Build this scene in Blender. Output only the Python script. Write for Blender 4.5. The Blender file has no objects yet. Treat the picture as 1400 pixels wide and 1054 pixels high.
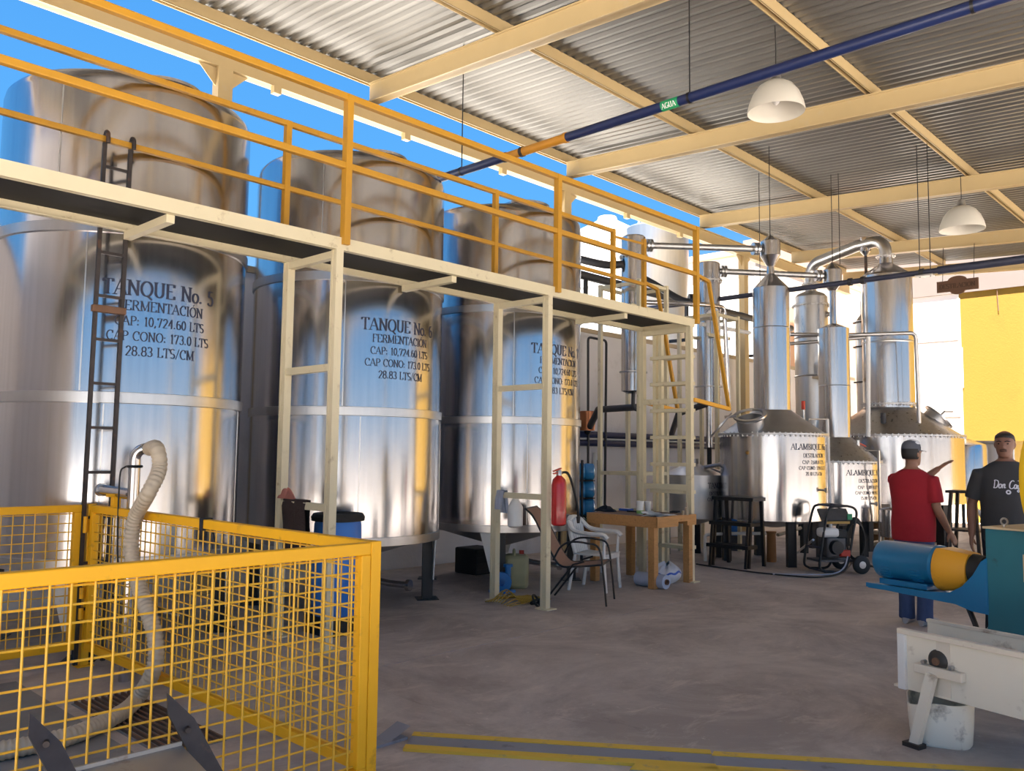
import bpy, bmesh, math, random
from math import sin, cos, pi, radians, sqrt, atan2, tan
from mathutils import Vector, Matrix
random.seed(7)
sc = bpy.context.scene
col = sc.collection

# ------------------------------------------------------------------ camera
CAM_F = 1156.7                       # focal length in pixels of the 1400x1054 frame
YAW, PITCH, ROLL, CAM_H = radians(43.587), radians(4.622), radians(0.690), 1.60
_f = Vector((cos(YAW)*cos(PITCH), sin(YAW)*cos(PITCH), sin(PITCH)))
_r0 = _f.cross(Vector((0, 0, 1))).normalized(); _u0 = _r0.cross(_f)
_r = _r0*cos(ROLL) + _u0*sin(ROLL); _u = -_r0*sin(ROLL) + _u0*cos(ROLL)
CAM = Vector((0, 0, CAM_H))
cd = bpy.data.cameras.new('camera'); cam = bpy.data.objects.new('camera', cd); col.objects.link(cam)
cd.sensor_fit = 'HORIZONTAL'; cd.sensor_width = 36.0; cd.lens = 36.0*CAM_F/1400
cd.clip_start = .05; cd.clip_end = 500
cam.matrix_world = Matrix(((_r.x, _u.x, -_f.x, 0), (_r.y, _u.y, -_f.y, 0), (_r.z, _u.z, -_f.z, CAM_H), (0, 0, 0, 1)))
sc.camera = cam

# a pixel gives a direction; the distance comes from the floor / wall / plane the thing touches
def ray(x, y): return _f + _r*((x-700)/CAM_F) - _u*((y-527)/CAM_F)
def onZ(x, y, z=0.0):
    d = ray(x, y); return CAM + d*((z-CAM_H)/d.z)
def onY(x, y, Y):
    d = ray(x, y); return CAM + d*(Y/d.y)
def onX(x, y, X):
    d = ray(x, y); return CAM + d*(X/d.x)
def atD(x, y, dist): return CAM + ray(x, y)*dist

# ------------------------------------------------------------------ world, sun, exposure
w = bpy.data.worlds.new('world'); sc.world = w; w.use_nodes = True
nt = w.node_tree; nt.nodes.clear()
wo = nt.nodes.new('ShaderNodeOutputWorld'); bg = nt.nodes.new('ShaderNodeBackground')
tc = nt.nodes.new('ShaderNodeTexCoord'); sp = nt.nodes.new('ShaderNodeSeparateXYZ'); rp = nt.nodes.new('ShaderNodeValToRGB')
nt.links.new(tc.outputs['Generated'], sp.inputs[0]); nt.links.new(sp.outputs['Z'], rp.inputs[0])
els = rp.color_ramp.elements
els[0].position = 0.0; els[0].color = (.86, .92, 1.0, 1)
els[1].position = 1.0; els[1].color = (.06, .27, .78, 1)
e = els.new(.12); e.color = (.45, .70, 1.0, 1)
e = els.new(.26); e.color = (.13, .48, 1.0, 1)
e = els.new(.5); e.color = (.085, .38, .95, 1)
nt.links.new(rp.outputs[0], bg.inputs[0]); bg.inputs[1].default_value = 0.335
nt.links.new(bg.outputs[0], wo.inputs[0])
sl = bpy.data.lights.new('sun_offscreen', 'SUN'); sl.energy = 14.0; sl.color = (1.0, .95, .87); sl.angle = radians(.6)
so = bpy.data.objects.new('sun_offscreen', sl); col.objects.link(so)
SUN_DIR = Vector((-.32, -.14, .93)).normalized()
so.rotation_euler = SUN_DIR.to_track_quat('Z', 'Y').to_euler(); so.location = (-20, -6, 34)
vs = sc.view_settings
vs.view_transform = 'Standard'; vs.look = 'None'; vs.gamma = 1.0; vs.use_curve_mapping = False
vs.exposure = 1.6
sc.display_settings.display_device = 'sRGB'

# ------------------------------------------------------------------ materials (all procedural)
MATS = {}
def mat(name, c, rough=.5, metal=0.0, var=.12, scale=6.0, stretch=(1, 1, 1), bump=0.0, bscale=40.0,
        c2=None, spots=0.0, sscale=3.0, aniso=0.0, alpha=1.0, trans=0.0, rvar=0.0, coat=0.0):
    m = bpy.data.materials.new(name); m.use_nodes = True; n = m.node_tree.nodes; l = m.node_tree.links
    b = n['Principled BSDF']
    t = n.new('ShaderNodeTexCoord'); mp = n.new('ShaderNodeMapping'); l.new(t.outputs['Object'], mp.inputs[0])
    mp.inputs['Scale'].default_value = stretch
    nz = n.new('ShaderNodeTexNoise'); nz.inputs['Scale'].default_value = scale; nz.inputs['Detail'].default_value = 6
    l.new(mp.outputs[0], nz.inputs['Vector'])
    mx = n.new('ShaderNodeMix'); mx.data_type = 'RGBA'
    a = [max(0, v*(1-var)) for v in c[:3]]; d = [min(1, v*(1+var)) for v in c[:3]]
    mx.inputs[6].default_value = (*a, 1); mx.inputs[7].default_value = (*d, 1)
    l.new(nz.outputs['Fac'], mx.inputs[0]); out = mx.outputs[2]
    if c2 is not None:
        n2 = n.new('ShaderNodeTexNoise'); n2.inputs['Scale'].default_value = sscale; n2.inputs['Detail'].default_value = 8
        n2.inputs['Roughness'].default_value = .65
        l.new(mp.outputs[0], n2.inputs['Vector'])
        r2 = n.new('ShaderNodeValToRGB'); r2.color_ramp.elements[0].position = .62-spots*.25; r2.color_ramp.elements[1].position = .74-spots*.15
        l.new(n2.outputs['Fac'], r2.inputs[0])
        m2 = n.new('ShaderNodeMix'); m2.data_type = 'RGBA'; m2.inputs[7].default_value = (*c2[:3], 1)
        l.new(r2.outputs[0], m2.inputs[0]); l.new(out, m2.inputs[6]); out = m2.outputs[2]
    l.new(out, b.inputs['Base Color'])
    b.inputs['Roughness'].default_value = rough; b.inputs['Metallic'].default_value = metal
    if rvar > 0:
        mr = n.new('ShaderNodeMapRange'); mr.inputs[3].default_value = rough-rvar; mr.inputs[4].default_value = rough+rvar
        l.new(nz.outputs['Fac'], mr.inputs[0]); l.new(mr.outputs[0], b.inputs['Roughness'])
    if bump > 0:
        nb = n.new('ShaderNodeTexNoise'); nb.inputs['Scale'].default_value = bscale; nb.inputs['Detail'].default_value = 3
        l.new(mp.outputs[0], nb.inputs['Vector'])
        bp = n.new('ShaderNodeBump'); bp.inputs['Strength'].default_value = bump; bp.inputs['Distance'].default_value = .01
        l.new(nb.outputs['Fac'], bp.inputs['Height']); l.new(bp.outputs[0], b.inputs['Normal'])
    if aniso > 0:
        tg = n.new('ShaderNodeTangent'); tg.direction_type = 'RADIAL'; tg.axis = 'Z'
        b.inputs['Anisotropic'].default_value = aniso; l.new(tg.outputs[0], b.inputs['Tangent'])
    if trans > 0: b.inputs['Transmission Weight'].default_value = trans
    if alpha < 1: b.inputs['Alpha'].default_value = alpha
    if coat > 0: b.inputs['Coat Weight'].default_value = coat
    MATS[name] = m
    return m
mat('stainless', (.58, .565, .57), .185, 1.0, .14, 3.0, (9, 9, .25), .03, 5.0, rvar=.05)
mat('stainless_band', (.56, .55, .545), .30, 1.0, .08, 4.0, (6, 6, 1), aniso=.4)
mat('stainless_copperish', (.57, .56, .555), .30, 1.0, .2, 3.0, (6, 6, .5), rvar=.08)
mat('stainless_dull', (.54, .53, .525), .42, 1.0, .2, 5.0, rvar=.08)
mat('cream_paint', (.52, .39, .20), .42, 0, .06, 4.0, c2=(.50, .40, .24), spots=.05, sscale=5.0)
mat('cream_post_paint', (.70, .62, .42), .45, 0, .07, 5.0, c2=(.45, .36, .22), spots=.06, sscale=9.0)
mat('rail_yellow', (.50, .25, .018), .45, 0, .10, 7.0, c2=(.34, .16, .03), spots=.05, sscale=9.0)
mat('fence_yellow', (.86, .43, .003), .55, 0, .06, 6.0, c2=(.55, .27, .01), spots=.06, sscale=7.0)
mat('wire_yellow', (.74, .42, .03), .45, 0, .08, 12.0)
mat('galvalume', (.21, .207, .20), .42, .75, .16, 2.5, (1, .3, 1), rvar=.1)
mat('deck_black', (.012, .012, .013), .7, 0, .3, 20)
mat('white_wall', (.84, .82, .83), .85, 0, .06, 1.2, bump=.25, bscale=30, c2=(.72, .69, .68), spots=.2, sscale=1.1)
mat('yard_wall', (.42, .41, .40), .9, 0, .08, 1.0)
mat('sunny_wall', (.84, .82, .78), .9, 0, .03, 1.0, bump=.2, bscale=30)
mat('peach_bounce_wall', (.74, .47, .32), .9, 0, .06, 1.0, bump=.2, bscale=30)  # peach tint puts warm bounced sunlight into the base colour
mat('yellow_wall', (.235, .135, .012), .85, 0, .05, 1.2, bump=.3, bscale=25, c2=(.22, .125, .011), spots=.25, sscale=1.2)
mat('grey_wall', (.09, .09, .10), .9, 0, .1, 1.5)
mat('band_grey', (.17, .14, .125), .9, 0, .05, 2)
mat('ground_dirt', (.54, .50, .45), .95, 0, .12, .6)
mat('black_paint', (.012, .012, .014), .4, 0, .3, 8)
mat('black_rubber', (.015, .015, .015), .6, 0, .2, 15)
mat('rust_steel', (.055, .045, .042), .5, .5, .4, 14, c2=(.16, .08, .05), spots=.2, sscale=9)
mat('rust_brown', (.16, .085, .05), .8, 0, .35, 12)
mat('navy_pipe', (.012, .022, .085), .35, 0, .15, 8)
mat('slate_pipe', (.05, .055, .09), .4, .2, .2, 8)
mat('orange_pipe', (.55, .24, .02), .45, 0, .1, 8)
mat('pvc_white', (.78, .77, .75), .45, 0, .05, 5)
mat('pvc_dark', (.03, .03, .035), .5, 0, .1, 5)
mat('lamp_shade', (.64, .61, .54), .35, 0, .03, 5, trans=0.0)
mat('letter_ink', (.02, .025, .055), .5, 0, .15, 30)
mat('letter_ink_faint', (.10, .10, .13), .5, 0, .25, 30)
mat('hose_beige', (.50, .42, .31), .5, 0, .12, 20)
mat('blue_drum', (.03, .19, .62), .4, 0, .08, 5)
mat('blue_water', (.05, .30, .62), .15, 0, .15, 5, coat=.4)
mat('blue_pump', (.02, .18, .52), .4, 0, .12, 8)
mat('brown_cloth', (.045, .028, .024), .95, 0, .3, 10, bump=.6, bscale=60)
mat('pink_cloth', (.42, .16, .12), .9, 0, .3, 10)
mat('grey_cloth', (.40, .43, .52), .95, 0, .2, 14, bump=.4, bscale=60)
mat('black_cloth', (.018, .019, .026), .95, 0, .3, 14, bump=.5, bscale=60)
mat('white_plastic', (.74, .73, .70), .38, 0, .05, 4, c2=(.55, .53, .50), spots=.1, sscale=5)
mat('jug_plastic', (.40, .39, .22), .35, 0, .15, 5, c2=(.55, .52, .40), spots=.2, sscale=4)
mat('wood_table', (.50, .25, .085), .55, 0, .25, 3.0, (2, 14, 14), bump=.2, bscale=9, c2=(.22, .09, .03), spots=.12, sscale=2)
mat('wood_dark', (.17, .075, .035), .6, 0, .3, 3.0, (2, 14, 14))
mat('sling_brown', (.30, .175, .125), .8, 0, .12, 60, bump=.2, bscale=120)
mat('extinguisher_red', (.50, .012, .015), .28, 0, .08, 5, coat=.3)
mat('bag_white', (.72, .73, .78), .4, 0, .06, 6, bump=.5, bscale=14)
mat('bag_blue', (.04, .12, .50), .5, 0, .1, 8)
mat('film_blue', (.46, .52, .66), .25, 0, .12, 7, bump=.6, bscale=12)
mat('paper', (.82, .82, .82), .8, 0, .03, 8)
mat('green_print', (.28, .48, .14), .6, 0, .1, 8)
mat('leaf', (.025, .06, .022), .6, 0, .3, 12)
mat('terracotta', (.34, .15, .05), .8, 0, .2, 8)
mat('machine_teal', (.022, .155, .20), .42, 0, .14, 3.0, c2=(.03, .05, .05), spots=.05, sscale=4)
mat('machine_top', (.60, .48, .30), .6, 0, .15, 4)
mat('motor_blue', (.012, .17, .36), .3, 0, .10, 3.0, coat=.2)
mat('guard_orange', (.80, .38, .025), .45, 0, .08, 3, c2=(.40, .2, .03), spots=.08, sscale=4)
mat('guard_yellow', (.85, .53, .012), .42, 0, .07, 4)
mat('trough_paint', (.78, .71, .58), .5, 0, .07, 3.0, c2=(.34, .25, .16), spots=.22, sscale=4.5)
mat('trough_lip', (.70, .62, .50), .5, 0, .08, 5, c2=(.26, .15, .08), spots=.22, sscale=7)
mat('bucket_white', (.86, .80, .68), .5, 0, .07, 4, c2=(.20, .16, .12), spots=.36, sscale=6)
mat('grease', (.03, .026, .022), .5, 0, .4, 14)
mat('ramp_grey', (.27, .275, .31), .7, .2, .15, 4, c2=(.14, .14, .15), spots=.12, sscale=5)
mat('ramp_yellow', (.72, .46, .05), .65, 0, .12, 6, c2=(.35, .27, .16), spots=.15, sscale=6)
mat('skin', (.30, .145, .088), .55, 0, .10, 12)
mat('skin_dark', (.20, .092, .058), .55, 0, .10, 12)
mat('hair', (.012, .009, .008), .6, 0, .3, 30)
mat('shirt_red', (.34, .012, .022), .9, 0, .12, 9, bump=.3, bscale=18)
mat('shirt_grey', (.040, .040, .043), .95, 0, .14, 9, bump=.3, bscale=18)
mat('denim', (.045, .075, .18), .9, 0, .2, 14, bump=.3, bscale=60)
mat('cap_grey', (.10, .105, .125), .85, 0, .12, 12)
mat('stainless_brown', (.57, .56, .555), .35, 1.0, .15, 3.0, (6, 6, .5))
mat('cap_pale', (.80, .80, .80), .85, 0, .08, 12)
mat('shoe_grey', (.36, .36, .38), .7, 0, .1, 12)
mat('shirt_print', (.66, .66, .72), .8, 0, .05, 12)
mat('sign_wood', (.115, .055, .03), .6, 0, .25, 3, (1, 6, 20))
mat('sign_letters', (.055, .025, .01), .6, 0, .1, 12)
mat('green_label', (.02, .30, .12), .5, 0, .1, 12)
mat('red_handle', (.50, .04, .02), .45, 0, .1, 8)
mat('engine_grey', (.09, .09, .095), .45, .3, .25, 14)
mat('gold_label', (.42, .25, .05), .5, 0, .1, 12)
mat('brass', (.50, .30, .10), .35, 1, .1, 12)
mat('beige_plank', (.50, .40, .27), .8, 0, .15, 6)
mat('tray_steel', (.34, .34, .33), .45, .7, .18, 5, c2=(.20, .14, .09), spots=.12, sscale=5)
mat('copper_can', (.42, .17, .08), .35, .7, .2, 6)
mat('glass_dark', (.02, .02, .022), .1, 0, .1, 5)
mat('net_gold', (.40, .25, .035), .7, 0, .2, 12)
# ------------------------------------------------------------------ mesh helpers
def ortho(d):
    d = d.normalized(); a = Vector((0, 0, 1)) if abs(d.z) < .95 else Vector((1, 0, 0))
    s = d.cross(a).normalized(); return s, s.cross(d).normalized()
class MB:
    def __init__(s, M=None): s.v = []; s.f = []; s.M = M
    def add(s, vs, fs):
        k = len(s.v); s.v += [Vector(q) for q in vs]; s.f += [tuple(i+k for i in f) for f in fs]; return s
    def box(s, c, d, R=None):
        c = Vector(c); h = Vector(d)/2; vs = []
        for z in (-1, 1):
            for y in (-1, 1):
                for x in (-1, 1):
                    q = Vector((x*h.x, y*h.y, z*h.z)); vs.append(c+(R @ q if R else q))
        return s.add(vs, [(0, 2, 3, 1), (4, 5, 7, 6), (0, 1, 5, 4), (2, 6, 7, 3), (0, 4, 6, 2), (1, 3, 7, 5)])
    def span(s, a, b):
        a = Vector(a); b = Vector(b); return s.box((a+b)/2, [abs(q) for q in (b-a)])
    def bar(s, a, b, w_, h_, up=(0, 0, 1)):
        a = Vector(a); b = Vector(b); d = (b-a).normalized(); up = Vector(up)
        if abs(d.dot(up)) > .98: up = Vector((1, 0, 0))
        sd = d.cross(up).normalized(); u2 = sd.cross(d).normalized(); vs = []
        for q in (a, b):
            for i, j in ((-1, -1), (1, -1), (1, 1), (-1, 1)): vs.append(q+sd*(i*w_/2)+u2*(j*h_/2))
        return s.add(vs, [(0, 1, 2, 3), (7, 6, 5, 4), (0, 4, 5, 1), (1, 5, 6, 2), (2, 6, 7, 3), (3, 7, 4, 0)])
    def tube(s, pts, r, n=10, cap=True, sx=1.0):
        pts = [Vector(q) for q in pts]; m = len(pts); rr = r if isinstance(r, (list, tuple)) else [r]*m
        T = []
        for i in range(m):
            a = pts[max(0, i-1)]; b = pts[min(m-1, i+1)]; T.append((b-a).normalized())
        sd, up = ortho(T[0]); vs = []
        for i in range(m):
            sd = (sd-T[i]*sd.dot(T[i])).normalized(); up = T[i].cross(sd)
            for k in range(n):
                a = 2*pi*k/n; vs.append(pts[i]+(sd*cos(a)*sx+up*sin(a))*rr[i])
        fs = [(i*n+k, i*n+(k+1) % n, (i+1)*n+(k+1) % n, (i+1)*n+k) for i in range(m-1) for k in range(n)]
        if cap: fs += [tuple(range(n-1, -1, -1)), tuple((m-1)*n+k for k in range(n))]
        return s.add(vs, fs)
    def lathe(s, prof, c=(0, 0, 0), n=32, axis=(0, 0, 1), cap=True, a0=0.0):
        ax = Vector(axis).normalized()
        if abs(ax.z) > .999: X, Y = Vector((1, 0, 0)), Vector((0, 1, 0))*(1 if ax.z > 0 else -1)
        else: X, Y = ortho(ax)
        c = Vector(c); vs = []
        for (r, z) in prof:
            for k in range(n):
                a = a0+2*pi*k/n; vs.append(c+ax*z+X*(r*cos(a))+Y*(r*sin(a)))
        m = len(prof)
        fs = [(i*n+k, i*n+(k+1) % n, (i+1)*n+(k+1) % n, (i+1)*n+k) for i in range(m-1) for k in range(n)]
        if cap: fs += [tuple(range(n-1, -1, -1)), tuple((m-1)*n+k for k in range(n))]
        return s.add(vs, fs)
    def torus(s, c, R, r, axis=(0, 0, 1), n=32, k=8):
        ax = Vector(axis).normalized(); X, Y = ortho(ax); c = Vector(c); vs = []
        for i in range(n):
            a = 2*pi*i/n; d = X*cos(a)+Y*sin(a)
            for j in range(k):
                b = 2*pi*j/k; vs.append(c+d*(R+r*cos(b))+ax*(r*sin(b)))
        return s.add(vs, [(i*k+j, ((i+1) % n)*k+j, ((i+1) % n)*k+(j+1) % k, i*k+(j+1) % k) for i in range(n) for j in range(k)])
    def prism(s, out, th, o=(0, 0, 0), X=(1, 0, 0), Y=(0, 0, 1)):
        o = Vector(o); X = Vector(X).normalized(); Y = Vector(Y).normalized(); N = X.cross(Y).normalized(); n = len(out)
        vs = [o+X*a+Y*b-N*(th/2) for a, b in out]+[o+X*a+Y*b+N*(th/2) for a, b in out]
        return s.add(vs, [tuple(range(n-1, -1, -1)), tuple(range(n, 2*n))]+[(i, (i+1) % n, n+(i+1) % n, n+i) for i in range(n)])
    def grid(s, fn, nu, nv):
        vs = [fn(i/nu, j/nv) for j in range(nv+1) for i in range(nu+1)]
        return s.add(vs, [(j*(nu+1)+i, j*(nu+1)+i+1, (j+1)*(nu+1)+i+1, (j+1)*(nu+1)+i) for j in range(nv) for i in range(nu)])
    def loft(s, rings, cap=True):
        n = len(rings[0]); vs = [q for r in rings for q in r]; m = len(rings)
        fs = [(i*n+k, i*n+(k+1) % n, (i+1)*n+(k+1) % n, (i+1)*n+k) for i in range(m-1) for k in range(n)]
        if cap: fs += [tuple(range(n-1, -1, -1)), tuple((m-1)*n+k for k in range(n))]
        return s.add(vs, fs)
    def ball(s, c, r, n=14, m=9):
        r = Vector((r, r, r)) if isinstance(r, (int, float)) else Vector(r); c = Vector(c)
        rings = [[c+Vector((r.x*cos(2*pi*k/n)*sin(pi*(j+.02)/(m+.04)), r.y*sin(2*pi*k/n)*sin(pi*(j+.02)/(m+.04)), -r.z*cos(pi*(j+.02)/(m+.04)))) for k in range(n)] for j in range(m+1)]
        return s.loft(rings)
    def mesh(s, name, L, material, smooth=True, ang=38):
        me = bpy.data.meshes.new(name)
        pts = [(s.M @ q if s.M else q)-L for q in s.v]
        me.from_pydata([tuple(q) for q in pts], [], s.f); me.materials.append(MATS[material])
        if smooth:
            me.shade_smooth(); me.set_sharp_from_angle(angle=radians(ang))
        me.update(); return me
    def build(s, name, material, parent=None, smooth=True, ang=38, bevel=0.0, label=None):
        L = ROOT[parent.name] if parent is not None else s.base()
        o = bpy.data.objects.new(name, s.mesh(name, L, material, smooth, ang)); col.objects.link(o)
        if parent is not None: o.parent = parent
        else: o.location = L
        ROOT[o.name] = L
        if bevel > 0:
            b = o.modifiers.new('bevel', 'BEVEL'); b.width = bevel; b.segments = 2; b.limit_method = 'ANGLE'
        if label: o['label'] = label
        return o
    def base(s):
        pts = [(s.M @ q if s.M else q) for q in s.v]
        xs = [q.x for q in pts]; ys = [q.y for q in pts]; zs = [q.z for q in pts]
        return Vector(((min(xs)+max(xs))/2, (min(ys)+max(ys))/2, min(zs)))
ROOT = {}
def thing(name, label, cat, loc, group=None, kind=None):
    o = bpy.data.objects.new(name, None); col.objects.link(o); o.location = Vector(loc); ROOT[o.name] = Vector(loc)
    o.empty_display_size = .2
    if kind: o['kind'] = kind
    o['label'] = label; o['category'] = cat
    if group: o['group'] = group
    return o
def tag(o, label, cat, group=None, kind=None):
    o['label'] = label; o['category'] = cat
    if group: o['group'] = group
    if kind: o['kind'] = kind
    return o
def struct(o, label=None, cat=None):
    o['kind'] = 'structure'
    if label: o['label'] = label
    if cat: o['category'] = cat
    return o
def piece(me, name, parent, p, rot=None):        # an alike piece that shares its mesh
    o = bpy.data.objects.new(name, me); col.objects.link(o); o.parent = parent
    o.location = Vector(p)-ROOT[parent.name]; ROOT[o.name] = Vector(p)
    if rot is not None: o.rotation_euler = rot
    return o
def arcpts(c, r, a0, a1, n, X=(1, 0, 0), Y=(0, 0, 1)):
    c = Vector(c); X = Vector(X); Y = Vector(Y)
    return [c+X*(r*cos(radians(a0+(a1-a0)*i/n)))+Y*(r*sin(radians(a0+(a1-a0)*i/n))) for i in range(n+1)]
def bez(a, b, c, d, n=12):
    a, b, c, d = map(Vector, (a, b, c, d))
    return [a*(1-t)**3+b*(3*t*(1-t)**2)+c*(3*t*t*(1-t))+d*t**3 for t in [i/n for i in range(n+1)]]
def crv(pts, n=8):                                # Catmull-Rom through points
    P = [Vector(q) for q in pts]; P = [P[0]*2-P[1]]+P+[P[-1]*2-P[-2]]; out = []
    for i in range(1, len(P)-2):
        for k in range(n):
            t = k/n; a, b, c, d = P[i-1], P[i], P[i+1], P[i+2]
            out.append(.5*((2*b)+(c-a)*t+(2*a-5*b+4*c-d)*t*t+(3*b-a-3*c+d)*t**3))
    return out+[P[-2]]

# ------------------------------------------------------------------ stroke lettering (serif capitals)
def _a(cx, cy, rx, ry, a0, a1, n=10): return [(cx+rx*cos(radians(a0+(a1-a0)*i/n)), cy+ry*sin(radians(a0+(a1-a0)*i/n))) for i in range(n+1)]
GL = {
 'A': (.74, [[(.02, 0), (.36, 1)], [(.36, 1), (.70, 0)], [(.13, .34), (.58, .34)]], [(.04, 0), (.68, 0)]),
 'B': (.66, [[(.12, 0), (.12, 1)], [(.12, 1)]+_a(.32, .76, .24, .24, 90, -90)+[(.12, .52)], [(.12, .52)]+_a(.34, .26, .27, .26, 90, -90)+[(.12, 0)]], []),
 'C': (.70, [_a(.40, .5, .34, .5, 50, 310, 18), [(.62, .70), (.62, .98)]], []),
 'D': (.74, [[(.12, 0), (.12, 1)], [(.12, 1)]+_a(.30, .5, .38, .5, 90, -90, 14)+[(.12, 0)]], []),
 'E': (.62, [[(.12, 0), (.12, 1)], [(.02, 1), (.56, 1), (.56, .82)], [(.12, .52), (.44, .52)], [(.02, 0), (.58, 0), (.58, .2)]], []),
 'F': (.58, [[(.12, 0), (.12, 1)], [(.02, 1), (.56, 1), (.56, .82)], [(.12, .52), (.44, .52)]], [(.12, 0)]),
 'G': (.74, [_a(.40, .5, .34, .5, 50, 330, 18), [(.66, .05), (.66, .44)], [(.48, .44), (.76, .44)]], []),
 'I': (.30, [[(.15, 0), (.15, 1)]], [(.15, 0), (.15, 1)]),
 'L': (.58, [[(.12, 0), (.12, 1)], [(.02, 0), (.56, 0), (.56, .22)]], [(.12, 1)]),
 'M': (.90, [[(.12, 0), (.12, 1)], [(.12, 1), (.45, .05)], [(.45, .05), (.78, 1)], [(.78, 1), (.78, 0)]], [(.12, 0), (.78, 0), (.08, 1), (.82, 1)]),
 'N': (.76, [[(.12, 0), (.12, 1)], [(.12, 1), (.64, 0)], [(.64, 0), (.64, 1)]], [(.12, 0), (.64, 1), (.08, 1)]),
 'O': (.76, [_a(.38, .5, .34, .5, 0, 360, 22)], []),
 'P': (.60, [[(.12, 0), (.12, 1)], [(.12, 1)]+_a(.30, .74, .27, .26, 90, -90)+[(.12, .48)]], [(.12, 0)]),
 'Q': (.76, [_a(.38, .5, .34, .5, 0, 360, 22), [(.40, .05), (.72, -.22)]], []),
 'R': (.70, [[(.12, 0), (.12, 1)], [(.12, 1)]+_a(.30, .75, .26, .25, 90, -90)+[(.12, .5)], [(.34, .5), (.66, 0)]], [(.12, 0), (.64, 0)]),
 'S': (.56, [_a(.28, .74, .22, .26, 40, 270, 12)+_a(.28, .25, .23, .25, 90, -140, 12)], []),
 'T': (.64, [[(.32, 0), (.32, 1)], [(.03, .82), (.03, 1), (.61, 1), (.61, .82)]], [(.32, 0)]),
 'U': (.74, [[(.13, 1), (.13, .3)]+_a(.37, .3, .24, .3, 180, 360, 12)+[(.61, 1)]], [(.13, 1), (.61, 1)]),
 'Z': (.62, [[(.05, .82), (.05, 1), (.56, 1), (.05, 0), (.58, 0), (.58, .2)]], []),
 'o': (.52, [_a(.26, .32, .22, .32, 0, 360, 18)], []),
 '0': (.54, [_a(.27, .5, .21, .5, 0, 360, 20)], []),
 '1': (.40, [[(.08, .84), (.22, 1), (.22, 0)]], [(.22, 0)]),
 '2': (.54, [_a(.27, .74, .2, .26, 170, -30, 10)+[(.06, 0), (.48, 0)]], []),
 '3': (.54, [_a(.24, .75, .2, .25, 150, -90, 10)+_a(.25, .25, .23, .25, 90, -150, 10)], []),
 '4': (.54, [[(.38, 0), (.38, 1), (.04, .3), (.52, .3)]], []),
 '5': (.54, [[(.46, 1), (.14, 1), (.10, .58)]+_a(.25, .31, .22, .31, 110, -150, 12)], []),
 '6': (.54, [[(.44, .98)]+_a(.28, .5, .22, .48, 110, 180, 6)+_a(.28, .3, .21, .3, 180, -180, 18)], []),
 '7': (.54, [[(.06, .8), (.06, 1), (.48, 1), (.2, 0)]], []),
 '9': (.54, [_a(.27, .70, .21, .30, 0, 360, 18)+[(.47, .55), (.36, .15), (.12, .02)]], []),
 '8': (.54, [_a(.27, .75, .19, .25, 0, 360, 16), _a(.27, .26, .22, .26, 0, 360, 16)], []),
 '.': (.26, [[(.10, .02), (.10, .13)]], []), ',': (.26, [[(.12, .12), (.07, -.14)]], []),
 ':': (.28, [[(.12, .04), (.12, .16)], [(.12, .48), (.12, .60)]], []), '/': (.42, [[(.02, -.08), (.38, 1.05)]], []), ' ': (.34, [], []),
}
GL['Ó'] = (.76, GL['O'][1]+[[(.36, 1.12), (.50, 1.30)]], [])
def text_quads(txt, size, bold=.15, thin=.06):
    x = 0; Q = []
    for ch in txt:
        wd, strokes, serifs = GL[ch]
        for st in strokes:
            for (x0, y0), (x1, y1) in zip(st[:-1], st[1:]):
                dx, dy = x1-x0, y1-y0; L = sqrt(dx*dx+dy*dy)
                if L < 1e-6: continue
                tw = thin+(bold-thin)*abs(dy)/L
                if len(st) == 2 and dx*dy > 0 and abs(dx) > .1: tw = thin*1.2
                nx, ny = -dy/L*tw/2, dx/L*tw/2; ex, ey = dx/L*.012, dy/L*.012
                Q.append([(x+x0-ex+nx, y0-ey+ny), (x+x0-ex-nx, y0-ey-ny), (x+x1+ex-nx, y1+ey-ny), (x+x1+ex+nx, y1+ey+ny)])
        for (sx, sy) in serifs: Q.append([(x+sx-.15, sy-.03), (x+sx+.15, sy-.03), (x+sx+.15, sy+.03), (x+sx-.15, sy+.03)])
        x += wd+.06
    return [[(a*size, b*size) for a, b in q] for q in Q], x*size
def text_cyl(mb, txt, size, cx, cy, R, ang, z, bold=.15):
    Q, W = text_quads(txt, size, bold)
    for k, q in enumerate(Q):
        vs = []; rr = R+.0015+.00004*(k % 20)
        for a, b in q:
            t = ang+(a-W/2)/R; vs.append((cx+rr*cos(t), cy+rr*sin(t), z+b))
        mb.add(vs, [(0, 1, 2, 3)])
def text_flat(mb, txt, size, o, X, Y, N, bold=.15, off=.002):
    Q, W = text_quads(txt, size, bold); o, X, Y, N = map(Vector, (o, X, Y, N))
    for k, q in enumerate(Q): mb.add([o+X*(a-W/2)+Y*b+N*(off+.00004*(k % 20)) for a, b in q], [(0, 1, 2, 3)])

def text_lines(parent, lines, cx, cy, R, ang, material='letter_ink'):
    for row in lines:                              # one part for each word
        size = row[2]; W = text_quads(row[0], size)[1]; x = 0.0
        for word in row[0].split(' '):
            wq = text_quads(word, size)[1]
            tx = MB(); text_cyl(tx, word, size, cx, cy, R, ang+(x+wq/2-W/2)/R, row[1], row[3] if len(row) > 3 else .15)
            tx.build('lettering', material, parent, smooth=False); x += wq+(GL[' '][0]+.06)*size
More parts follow.
